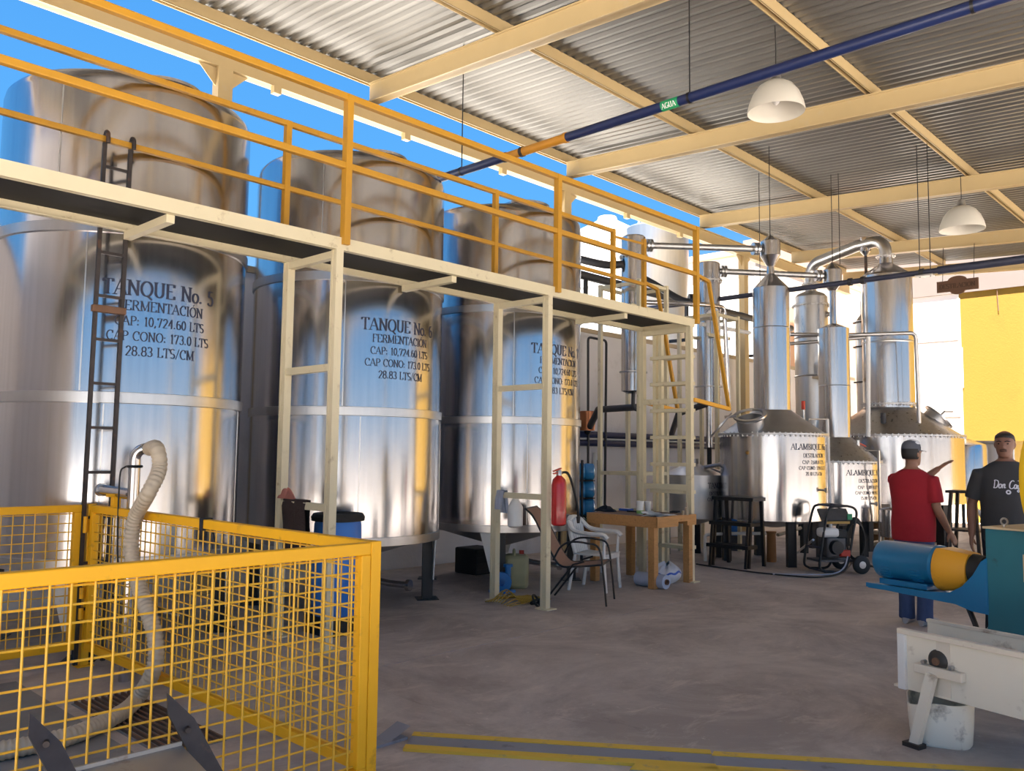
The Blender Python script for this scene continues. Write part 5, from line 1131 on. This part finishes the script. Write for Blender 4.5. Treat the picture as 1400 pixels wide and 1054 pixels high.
MB(MM).span((-.06, TW-.03, 0), (.0, TW+.03, .29)).build('rear_leg', 'trough_paint', t, smooth=False)
# cut drum / bucket below
bc = onZ(1290, 1022)+Vector((.12, .05, 0)); t = thing('cut_drum', 'dirty white square plastic drum cut open under the trough', 'drum', bc)
def sq(r, z, wav=0, n=40):
    out = []
    for k in range(n):
        a_ = 2*pi*k/n+.35; c_, s_ = cos(a_), sin(a_); rr_ = r/((abs(c_)**4+abs(s_)**4)**.25)
        out.append(bc+Vector((rr_*cos(a_+.35), rr_*sin(a_+.35), z+wav*sin(2*a_+.6)+wav*.5*sin(5*a_))))
    return out
MB().loft([sq(.145, 0), sq(.158, .02), sq(.168, .14), sq(.172, .235, .014), sq(.165, .235, .014), sq(.155, .05), sq(.12, .045)], cap=True).build('shell', 'bucket_white', t, ang=50)
# machine
B0 = 1.29; BZ = 1.13; A0 = a_at(1347, B0, 1.0)
bl = thing('blue_machine', 'teal painted mill with blue electric motor and orange belt guard behind the trough', 'machine', MM @ Vector((A0-.3, B0+.3, 0)))
prof = [(A0, BZ), (A0, .48), (A0+.02, .40), (A0+.07, .28), (A0+.13, .12), (A0+.13, 0), (A0-.95, 0), (A0-.95, BZ)]
MB(MM).prism(prof, .56, (0, B0+.28, 0), (1, 0, 0), (0, 0, 1)).build('body', 'machine_teal', bl, smooth=False, bevel=.008)
MB(MM).span((A0-.95, B0-.01, BZ), (A0+.01, B0+.57, BZ+.014)).build('top_plate', 'machine_top', bl, smooth=False)
MB(MM).span((A0-.34, B0-.006, .80), (A0-.25, B0, .98)).build('name_plate', 'machine_top', bl, smooth=False, bevel=.02)
eq = MM @ Vector((A0-.09, B0+.08, BZ+.05)); MB().torus(eq, .022, .007, vv, 16, 6).tube([eq-Vector((0, 0, .05)), eq-Vector((0, 0, .02))], .008, 6).build('lifting_eye', 'stainless_dull', bl)
bm2 = B0+.18; mz = .815
m0, m1, m2, m3 = a_at(1345, bm2, mz), a_at(1333, bm2, mz), a_at(1289, bm2, mz), a_at(1206, bm2, mz)
mot = MB(MM).lathe([(.05, m2), (.148, m2+.004), (.150, m2+.03), (.146, m2+.035), (.146, m3-.035), (.14, m3-.012), (.125, m3), (.03, m3+.004)], (0, bm2, mz), 40, (1, 0, 0)).build('motor', 'motor_blue', bl, ang=40)
for ac in (m2+.14, m3-.11):
    for k in range(5):
        th = radians(222+8*k); 
        q = Vector((ac, bm2+.1465*cos(th), mz+.1465*sin(th)))
        q = Vector((ac, bm2-.1465*cos(radians(18+9.5*k)), mz-.1465*sin(radians(18+9.5*k))))
        MB(MM).box(q, (.085, .016, .0075), Matrix.Rotation(radians(18+9.5*k), 3, 'X')).build('vent_louvre', 'motor_blue', mot, smooth=False)
MB(MM).span((m2+.05, bm2-.12, mz-.175), (m3-.06, bm2+.12, mz-.135)).build('motor_foot', 'motor_blue', mot, smooth=False)
gd2 = []
for a_, r_ in ((m2-.004, .155), (m2-.03, .16), (m1+.02, .135), (m1, .13)):
    gd2.append([Vector((a_, bm2+r_*cos(2*pi*k/32)*(1.0), mz-.01+r_*max(-1.0, min(.93, sin(2*pi*k/32)*1.12)))) for k in range(32)])
MB(MM).loft(gd2).build('coupling_guard', 'guard_orange', bl, ang=30)
MB(MM).lathe([(.05, m0-.06), (.105, m0-.02), (.115, m1+.003), (.03, m1+.004)], (0, bm2, mz), 28, (1, 0, 0)).build('coupling', 'black_rubber', bl)
zb = mz-.185
MB(MM).span((A0-.02, bm2-.17, zb-.03), (m3+.01, bm2+.17, zb)).build('motor_shelf', 'motor_blue', bl, smooth=False, bevel=.004)
gus = [(A0-.01, .93), (A0-.01, zb-.08), (A0+.10, zb-.075), (A0+.22, zb-.045), (m3+.01, zb-.02), (m3+.01, zb+.012), (m2+.02, zb+.012), (A0+.26, zb+.03), (A0+.17, zb+.085), (A0+.09, zb+.17), (A0+.03, zb+.27)]
MB(MM).prism(gus, .02, (0, bm2-.18, 0), (1, 0, 0), (0, 0, 1)).build('shelf_gusset', 'motor_blue', bl, smooth=False)
MB().tube(crv([MM @ Vector(q) for q in ((A0+.20, bm2-.1, zb-.03), (A0+.14, bm2-.12, .50), (A0+.08, bm2-.16, .40), (A0+.05, bm2-.22, .30), (A0+.04, bm2-.3, .1))], 6), .018, 8).build('power_cable', 'black_rubber', bl)
fa = a_at(1461, B0+.10, 1.5); MB(MM).lathe([(.05, -.07), (.40, -.07), (.49, -.05), (.50, -.03), (.50, .03), (.49, .05), (.40, .07), (.05, .07)], (fa, B0+.10, 1.47), 48, (1, 0, 0)).build('flywheel_guard', 'guard_yellow', bl, ang=40)
MB(MM).lathe([(.07, -.15), (.07, .15)], (fa, B0+.10, 1.47), 20, (1, 0, 0)).build('flywheel_shaft', 'stainless_dull', bl)
MB(MM).prism([(-.22, BZ+.012), (.22, BZ+.012), (.09, 1.5), (-.09, 1.5)], .10, (fa-.14, B0+.10, 0), (0, 1, 0), (0, 0, 1)).build('bearing_pedestal', 'machine_teal', bl, smooth=False)
# ------------------------------------------------------------------ pressure washer
w0, w1 = onZ(1120, 785), onZ(1181, 784); e1 = (w1-w0); e1.z = 0; Lw = e1.length; e1.normalize(); e2 = Vector((-e1.y, e1.x, 0))
if e2.dot(w0) < 0: e2 = -e2
def W(a_, b_, z): return w0+e1*a_+e2*b_+Vector((0, 0, z))
t = thing('pressure_washer', 'black wheeled pressure washer with petrol engine and coiled hose before the stills', 'pressure washer', W(Lw/2, .2, 0))
RW = Matrix(((e1.x, e2.x, 0), (e1.y, e2.y, 0), (0, 0, 1)))
for b_ in (.02, .42):
    MB().tube(crv([W(.10, b_, .03), W(.35, b_, .03), W(.44, b_, .12), W(.50, b_, .35), W(.55, b_, .60), W(.60, b_, .82), W(.56, b_, .90), W(.46, b_, .93)], 6), .017, 10).build('frame_tube', 'black_paint', t)
    MB().tube(crv([W(.10, b_, .03), W(.02, b_, .10), W(.06, b_, .35), W(.10, b_, .60), W(.17, b_, .86), W(.24, b_, .92), W(.46, b_, .93)], 6), .017, 10).build('frame_tube', 'black_paint', t)
for a_, z in ((.10, .03), (.46, .93), (.06, .35), (.25, .93)): MB().tube([W(a_, .02, z), W(a_, .42, z)], .015, 8).build('cross_tube', 'slate_pipe', t)
for b_ in (-.04, .48):
    wc = W(.62, b_, .125); whl = MB().lathe([(.05, -.03), (.10, -.035), (.125, -.02), (.125, .02), (.10, .035), (.05, .03)], wc, 28, e2).build('wheel', 'black_rubber', t); MB().lathe([(.001, -.04), (.05, -.035), (.05, .035), (.001, .04)], wc, 16, e2).build('hub', 'stainless_dull', whl)
MB().tube([W(.62, -.04, .125), W(.62, .48, .125)], .012, 8).build('axle', 'stainless_dull', t)
MB().box(W(.30, .22, .17), (.52, .34, .03), RW).build('base_plate', 'engine_grey', t, smooth=False)
MB().box(W(.30, .16, .36), (.30, .26, .30), RW).build('engine_block', 'engine_grey', t, bevel=.03)
MB().box(W(.20, .10, .56), (.26, .20, .13), RW).build('fuel_tank', 'pvc_white', t, bevel=.04)
MB().box(W(.38, .12, .54), (.16, .20, .12), RW).build('air_filter', 'black_rubber', t, bevel=.02)
MB().lathe([(.001, -.06), (.09, -.06), (.10, .0), (.10, .05)], W(.27, .02, .36), 22, e2).build('recoil_starter', 'black_paint', t)
MB().box(W(.40, .03, .28), (.15, .10, .09), RW).build('pump_head', 'red_handle', t, bevel=.015)
MB().box(W(.30, .10, .80), (.44, .20, .03), RW @ Matrix.Rotation(.9, 3, 'X')).build('panel', 'engine_grey', t, smooth=False); MB().box(W(.31, .035, .70), (.38, .012, .035), RW).build('panel_stripe', 'gold_label', t, smooth=False)
MB().box(W(.50, .03, .78), (.07, .012, .08), RW).build('sticker', 'green_label', t, smooth=False)
for k in range(5):
    rk = .24+.012*k; MB().tube([W(.60+.03*k, .05+.05*k, .45)+e1*(.14*cos(2*pi*j/22))+Vector((0, 0, rk*1.05*sin(2*pi*j/22))) for j in range(23)], .011, 8).build('hose_loop', 'black_rubber', t)
MB().tube(crv([W(.62, .05, .22), W(.85, .1, .10), W(1.05, .2, .02), W(1.25, .35, .02), W(1.1, .6, .02)], 6), .012, 8).build('hose_tail', 'black_rubber', t)
MB().tube(crv([W(.45, .0, .28), W(.35, -.05, .10), W(.15, -.1, .02), W(-.25, -.12, .015), W(-.7, -.02, .015)], 6), .010, 8).build('water_line', 'grey_cloth', t)
# ------------------------------------------------------------------ people
def remesh(o, vox, sm=6):
    r = o.modifiers.new('remesh', 'REMESH'); r.mode = 'VOXEL'; r.voxel_size = vox; r.use_smooth_shade = True
    s = o.modifiers.new('smooth', 'SMOOTH'); s.factor = .5; s.iterations = sm
def ell(c, rx, ry, n=20): return [Vector((c[0]+rx*cos(2*pi*k/n), c[1]+ry*sin(2*pi*k/n), c[2])) for k in range(n)]
def hand(mb, wrist, d, palm_n, curl=.5, s=1.0, thumb=1):
    d = d.normalized(); pn = (palm_n-d*palm_n.dot(d)).normalized(); sd = d.cross(pn).normalized()
    rings = []
    for tt_, w_, th in ((0, .024, .018), (.03, .032, .017), (.06, .040, .016), (.09, .041, .014), (.10, .036, .011)):
        c = wrist+d*tt_*s; rings.append([c+(sd*w_*cos(2*pi*k/14)+pn*th*sin(2*pi*k/14))*s for k in range(14)])
    mb.loft(rings)
    for i, L in enumerate((.068, .078, .073, .057)):
        b = wrist+d*.092*s+sd*(.030-.020*i)*s; p = [b-d*.012*s]; dd = d.copy()
        for f_ in (.45, .32, .23):
            dd = (dd+pn*curl*.55).normalized(); p.append(p[-1]+dd*L*f_*s+(d*.012*s if len(p) == 1 else Vector()))
        mb.tube(p, [.0098*s, .0095*s, .0088*s, .0075*s], 8)
    b = wrist+d*.030*s+sd*.030*s*thumb; p = [b, b+(d*.6+sd*.75*thumb+pn*.25)*.036*s, b+(d*.6+sd*.75*thumb+pn*.25)*.036*s+(d*.85+sd*.3*thumb+pn*.4)*.034*s]
    mb.tube(p, [.0125*s, .0115*s, .009*s], 8)
def person(name, label, pos, faz, sc_, shirt, skin, trousers, arms, legs, wide=1.0, belly=1.0, head_turn=0.0):
    f_ = Vector((cos(faz), sin(faz), 0)); r_ = Vector((f_.y, -f_.x, 0))
    M = Matrix(((r_.x*sc_, f_.x*sc_, 0, pos.x), (r_.y*sc_, f_.y*sc_, 0, pos.y), (0, 0, sc_, 0), (0, 0, 0, 1)))
    t = thing(name, label, 'person', (pos.x, pos.y, 0))
    V = lambda q: Vector(q)
    tors = [(.88, .150, .105, 0), (.96, .168, .118, 0), (1.05, .158, .115*belly, .005), (1.15, .160, .115*belly, .008), (1.27, .172, .118, .005), (1.36, .176, .112, .0), (1.42, .160, .095, -.005), (1.47, .10, .07, -.008), (1.505, .060, .058, -.006)]
    b = MB(M); b.loft([ell((0, y, z), rx*wide, ry) for z, rx, ry, y in tors])
    b.tube([(0, -.012, 1.46), (0, .0, 1.56)], .056, 14)
    ct, stt = cos(head_turn), sin(head_turn)
    hd = [(1.522, .030, .028, .062), (1.534, .044, .046, .050), (1.555, .056, .066, .034), (1.58, .064, .080, .022), (1.61, .069, .090, .013), (1.645, .074, .097, .005), (1.68, .075, .098, 0), (1.712, .067, .087, -.004), (1.738, .045, .058, -.006), (1.752, .014, .018, -.006)]
    rings = []
    HR = lambda q: Vector((q.x*ct+q.y*stt, -q.x*stt+q.y*ct, q.z))
    for z, rx, ry, y in hd: rings.append([HR(q) for q in ell((0, y, z), rx, ry)])
    b.loft(rings)
    b.loft([[HR(Vector((dx_*w_, y, z))) for dx_, y, z in ((-1, .086, 1.0), (1, .086, 1.0), (1, .086+d_, 1.0), (-1, .086+d_, 1.0))] if False else [HR(Vector((w_*cos(2*pi*k/10), .094+d_*max(0, sin(2*pi*k/10)), z))) for k in range(10)] for z, w_, d_ in ((1.597, .017, .022), (1.603, .019, .031), (1.612, .016, .030), (1.63, .011, .020), (1.65, .009, .010))])
    b.loft([[HR(Vector((w_*cos(2*pi*k/10), .092+d_*sin(2*pi*k/10), z))) for k in range(10)] for z, w_, d_ in ((1.562, .016, .008), (1.568, .024, .014), (1.574, .024, .013), (1.580, .018, .009))])
    b.loft([[HR(Vector((w_*cos(2*pi*k/10), .088+d_*sin(2*pi*k/10), z))) for k in range(10)] for z, w_, d_ in ((1.652, .050, .008), (1.660, .056, .015), (1.668, .050, .009))])
    for s in (-1, 1): b.ball(HR(Vector((.076*s, -.006, 1.632))), (.010, .018, .030), 10, 7)
    for (sh, elb, wr, hdir, pn, curl, th) in arms:
        sh, elb, wr = V(sh), V(elb), V(wr); sh = Vector((sh.x*wide, sh.y, sh.z))
        b.tube([sh+(sh-elb)*.05+Vector((-.03 if sh.x > 0 else .03, 0, 0)), sh, sh.lerp(elb, .35), sh.lerp(elb, .75), elb, elb.lerp(wr, .25), elb.lerp(wr, .6), wr], [.045, .054, .052, .043, .040, .042, .036, .027], 14)
        hand(b, wr-V(hdir).normalized()*.012, V(hdir), V(pn), curl, 1.05, th)
    for (hip, kn, an, fd) in legs:
        hip, kn, an, fd = V(hip), V(kn), V(an), V(fd).normalized()
        b.tube([hip+Vector((0, 0, .06)), hip, hip.lerp(kn, .5), kn, kn.lerp(an, .35), an+Vector((0, 0, .06)), an-Vector((0, 0, .03))], [.08, .086, .072, .054, .054, .038, .038], 14)
        b.loft([[an+fd*y+Vector((-fd.y, fd.x, 0))*(w_*cos(2*pi*k/12))+Vector((0, 0, -.085+.001+h_*(1+sin(2*pi*k/12))/2)) for k in range(12)] for y, w_, h_ in ((-.055, .024, .05), (-.03, .034, .085), (.04, .038, .08), (.11, .043, .05), (.17, .036, .035), (.19, .02, .02))])
    body = b.build('body', skin, t); remesh(body, .0085*sc_, 5)
    # clothing
    s = MB(M); gr = .020
    sh_ = [(.80, .178, .132*belly**.5, .0), (.86, .180, .136*belly**.5, .0), (.96, .184, .136*belly, .003), (1.08, .176, .132*belly, .008), (1.18, .178, .130*belly, .010), (1.28, .190, .132, .006), (1.34, .195, .126, .0), (1.39, .188, .115, -.003), (1.43, .160, .102, -.006), (1.465, .118, .088, -.008), (1.492, .078, .074, -.008)]
    s.loft([ell((0, y, z), rx*wide, ry, 28) for z, rx, ry, y in sh_])
    for (sh, elb, wr, *_x) in arms:
        sh, elb = V(sh), V(elb); sh = Vector((sh.x*wide, sh.y, sh.z))
        s.tube([sh+Vector((-.06 if sh.x > 0 else .06, 0, .0)), sh, sh.lerp(elb, .4), sh.lerp(elb, .80)], [.060, .070, .072, .072], 18)
    o = s.build('shirt', shirt, t); remesh(o, .009*sc_, 4)
    s = MB(M); s.loft([ell((0, 0, z), rx*wide, ry, 24) for z, rx, ry in ((.78, .14, .11), (.84, .176, .125), (.93, .176, .126), (1.0, .166, .120))])
    for (hip, kn, an, fd) in legs:
        hip, kn, an = V(hip), V(kn), V(an)
        s.tube([hip+Vector((0, 0, .03)), hip.lerp(kn, .2), hip.lerp(kn, .6), kn, kn.lerp(an, .4), kn.lerp(an, .8), an+Vector((0, 0, -.02)), an+Vector((0, 0, -.045))], [.095, .100, .088, .076, .074, .072, .075, .074], 18)
    o = s.build('trousers', trousers, t); remesh(o, .010*sc_, 3)
    for (hip, kn, an, fd) in legs:
        an, fd = V(an), V(fd).normalized(); sdv = Vector((-fd.y, fd.x, 0))
        MB(M).loft([[an+fd*y+sdv*(w_*cos(2*pi*k/16))+Vector((0, 0, -.09+h_*(1+sin(2*pi*k/16))/2)) for k in range(16)] for y, w_, h_ in ((-.075, .022, .05), (-.06, .036, .10), (-.02, .044, .13), (.05, .047, .11), (.13, .053, .075), (.19, .046, .06), (.225, .022, .035))]).build('shoe', 'shoe_grey', t)
    return t, M, HR
# man in red, seen from behind, pointing with the far arm
g0 = onZ(1252, 853)
legsA = [((.09, 0, .90), (.10, .02, .50), (.095, -.02, .09), (.15, 1, 0)), ((-.09, 0, .90), (-.09, .03, .50), (-.08, .0, .09), (-.15, 1, 0))]
red, MR, HRr = person('person', 'person in red T-shirt, jeans and grey cap seen from behind, one hand raised', g0, radians(-4), 1.76/1.752, 'shirt_red', 'skin', 'denim',
    [((.170, -.01, 1.385), (.235, -.02, 1.12), (.295, .10, .90), (.30, .45, -.85), (-1, .2, 0), .35, -1),
     ((-.160, .02, 1.385), (-.06, .27, 1.34), (.115, .36, 1.50), (.75, .15, .55), (.25, .3, -.9), .25, 1)], legsA, 1.14, 1.12, .25)
cp = [(0.086, 1.672), (.087, 1.70), (.080, 1.735), (.060, 1.762), (.03, 1.775), (.004, 1.778)]
mb = MB(MR); mb.loft([[HRr(Vector((r_*.93*cos(2*pi*k/28), -.002+r_*1.20*sin(2*pi*k/28), z))) for k in range(28)] for r_, z in cp]); cap_ = mb.build('cap', 'cap_grey', red, ang=60)
MB(MR).loft([[HRr(Vector((r_*.93*cos(2*pi*k/28)*1.01, .012+r_*1.10*sin(2*pi*k/28), z+.003))) for k in range(28)] for r_, z in ((.0805, 1.732), (.071, 1.750), (.05, 1.768), (.02, 1.779), (.003, 1.781))]).build('cap_crown_panel', 'cap_pale', cap_, ang=60)
mb = MB(MR); mb.grid(lambda u, v: HRr(Vector((.075*(2*u-1), .085+.085*v*(1-.5*(2*u-1)**2)+.02*(1-(2*u-1)**2), 1.680-.012*(2*u-1)**2-.012*v))), 10, 5); mb.build('cap_brim', 'cap_grey', cap_)
MB(MR).loft([[HRr(Vector((r_*.93*cos(2*pi*k/24), -.012+r_*1.15*sin(2*pi*k/24), z))) for k in range(24)] for r_, z in ((.055, 1.592), (.072, 1.61), (.081, 1.64), (.083, 1.69))]).build('hair', 'hair', red) if False else None
hm = MB(MR)
hm.loft([[HRr(Vector((.0795*sc2*cos(a_), -.006+.1025*sc2*sin(a_), z))) for a_ in [radians(170+200*k/20) for k in range(21)]]+[HRr(Vector((.060*sc2*cos(a_), -.0+.085*sc2*sin(a_), z))) for a_ in [radians(370-200*k/20) for k in range(21)]] for z, sc2 in ((1.588, .80), (1.60, .93), (1.64, 1.0), (1.69, 1.01))]); hm.build('hair', 'hair', red)
# man in dark grey T-shirt behind the machine
g1 = atD(1377, 700, 7.75); g1.z = 0
gry, MG, HRg = person('person', 'person in dark grey T-shirt with white script, dark hair, facing the man in red', g1, radians(196), 1.865/1.752, 'shirt_grey', 'skin_dark', 'black_cloth',
    [((.175, .0, 1.375), (.265, -.03, 1.11), (.275, .05, .85), (.05, .25, -.95), (-1, .2, 0), .45, -1),
     ((-.175, .0, 1.375), (-.265, -.03, 1.11), (-.27, .06, .85), (-.05, .25, -.95), (1, .2, 0), .45, 1)],
    [((.10, 0, .90), (.11, .02, .50), (.12, 0, .09), (.25, 1, 0)), ((-.10, 0, .90), (-.11, .02, .50), (-.12, 0, .09), (-.25, 1, 0))], 1.13, 1.25, .18)
hm = MB(MG)
hm.loft([[HRg(Vector((.0770*s_*cos(2*pi*k/28), yo+.100*s_*sin(2*pi*k/28), z+.032*max(0, sin(2*pi*k/28))*max(0, (1.722-z)/.067)))) for k in range(28)] for z, s_, yo in ((1.655, .70, -.03), (1.660, .985, -.010), (1.69, 1.0, -.006), (1.712, .92, -.006), (1.730, .70, -.006), (1.738, .35, -.006), (1.740, .05, -.006))]); hm.build('hair', 'hair', gry, ang=80)
hm = MB(MG); hm.loft([[HRg(Vector((.0775*s_*cos(a_), -.008+.1005*s_*sin(a_), z))) for a_ in [radians(178+184*k/20) for k in range(21)]]+[HRg(Vector((.060*s_*cos(a_), .085*s_*sin(a_), z))) for a_ in [radians(362-184*k/20) for k in range(21)]] for z, s_ in ((1.595, .86), (1.61, .97), (1.64, 1.01), (1.68, 1.02))]); hm.build('hair', 'hair', gry)
for s_ in (-1, 1):
    MB(MG).ball(HRg(Vector((.030*s_, .0855, 1.640))), (.013, .010, .007), 10, 6).build('eye', 'glass_dark', gry)
    MB(MG).tube([HRg(Vector((.012*s_, .100, 1.657))), HRg(Vector((.030*s_, .099, 1.664))), HRg(Vector((.052*s_, .082, 1.658)))], .0045, 6).build('eyebrow', 'hair', gry)
MB(MG).tube([HRg(Vector((-.026, .099, 1.5735))), HRg(Vector((0, .107, 1.575))), HRg(Vector((.026, .099, 1.5735)))], .003, 6).build('mouth_line', 'hair', gry)
MB(MG).tube([HRg(Vector((-.026, .101, 1.586))), HRg(Vector((0, .110, 1.589))), HRg(Vector((.026, .101, 1.586)))], .0045, 6).build('moustache', 'hair', gry)
# script print on the grey shirt: "Don Cayo", a star and a round emblem
S = {'D': [[(.05, .9), (.02, .05)], [(-.10, .86), (.10, .98), (.42, .85), (.52, .5), (.38, .1), (.02, .03), (-.08, .12)]],
     'o': [[(.30, .44), (.12, .46), (.02, .25), (.10, .03), (.28, .05), (.36, .28), (.26, .45)], [(.30, .42), (.48, .40)]],
     'n': [[(.02, .45), (.05, .02)], [(.05, .25), (.18, .45), (.28, .40), (.28, .05), (.42, .08)]],
     'C': [[(.52, .82), (.42, .98), (.20, .92), (.04, .6), (.05, .2), (.22, .0), (.46, .08), (.56, .2)]],
     'a': [[(.34, .42), (.14, .46), (.02, .25), (.10, .03), (.26, .08), (.35, .40)], [(.35, .44), (.33, .08), (.46, .06)]],
     'y': [[(.02, .45), (.05, .12), (.20, .06), (.34, .42)], [(.36, .46), (.30, -.15), (.14, -.42), (.0, -.30), (.14, -.10)]]}
def script(mb, txt, x, z, sz):
    for ch in txt:
        if ch == ' ': x += .32*sz; continue
        for st_ in S[ch]:
            pts = crv([(x+(a_+.18*b_)*sz, .18, z+b_*sz) for a_, b_ in st_], 4)
            for p, q in zip(pts[:-1], pts[1:]):
                d_ = (q-p); 
                if d_.length < 1e-6: continue
                d_.normalize(); n_ = Vector((-d_.z, 0, d_.x))*(.045*sz+.030*sz*abs(d_.z)); mb.add([p+n_, p-n_, q-n_+d_*.002, q+n_+d_*.002], [(0, 1, 2, 3)])
        x += {'D': .60, 'o': .46, 'n': .44, 'C': .58, 'a': .46, 'y': .46}[ch]*sz
mirror = Matrix.Scale(-1, 4, Vector((1, 0, 0)))
def on_chest(mb, name):
    mb.M = MG @ mirror; o = mb.build(name, 'shirt_print', gry, smooth=False)
    m_ = o.modifiers.new('sub', 'SUBSURF'); m_.levels = m_.render_levels = 0
    sw = o.modifiers.new('wrap', 'SHRINKWRAP'); sw.target = bpy.data.objects['shirt.001']; sw.wrap_method = 'PROJECT'; sw.use_project_y = True; sw.use_negative_direction = True; sw.use_positive_direction = True; sw.offset = .004
    sw.wrap_method = 'NEAREST_SURFACEPOINT'; sw.wrap_mode = 'ABOVE_SURFACE'
    return o
mb = MB(); script(mb, 'Don', -.115, 1.275, .068); on_chest(mb, 'print_word')
mb = MB(); script(mb, 'Cayo', .015, 1.272, .068); on_chest(mb, 'print_word')
mb = MB()
for k in range(16):
    a0_, a1_ = 2*pi*k/16, 2*pi*(k+1)/16; mb.add([(.008+r_*cos(a_), .18, 1.238+r_*sin(a_)) for a_, r_ in ((a0_, .009), (a1_, .009), (a1_, .022), (a0_, .022))], [(0, 1, 2, 3)])
on_chest(mb, 'print_emblem')
mb = MB(); mb.add([(.105+(.018 if k % 2 == 0 else .007)*sin(pi*k/4), .18, 1.338+(.018 if k % 2 == 0 else .007)*cos(pi*k/4)) for k in range(8)], [tuple(range(8))]); on_chest(mb, 'print_star')
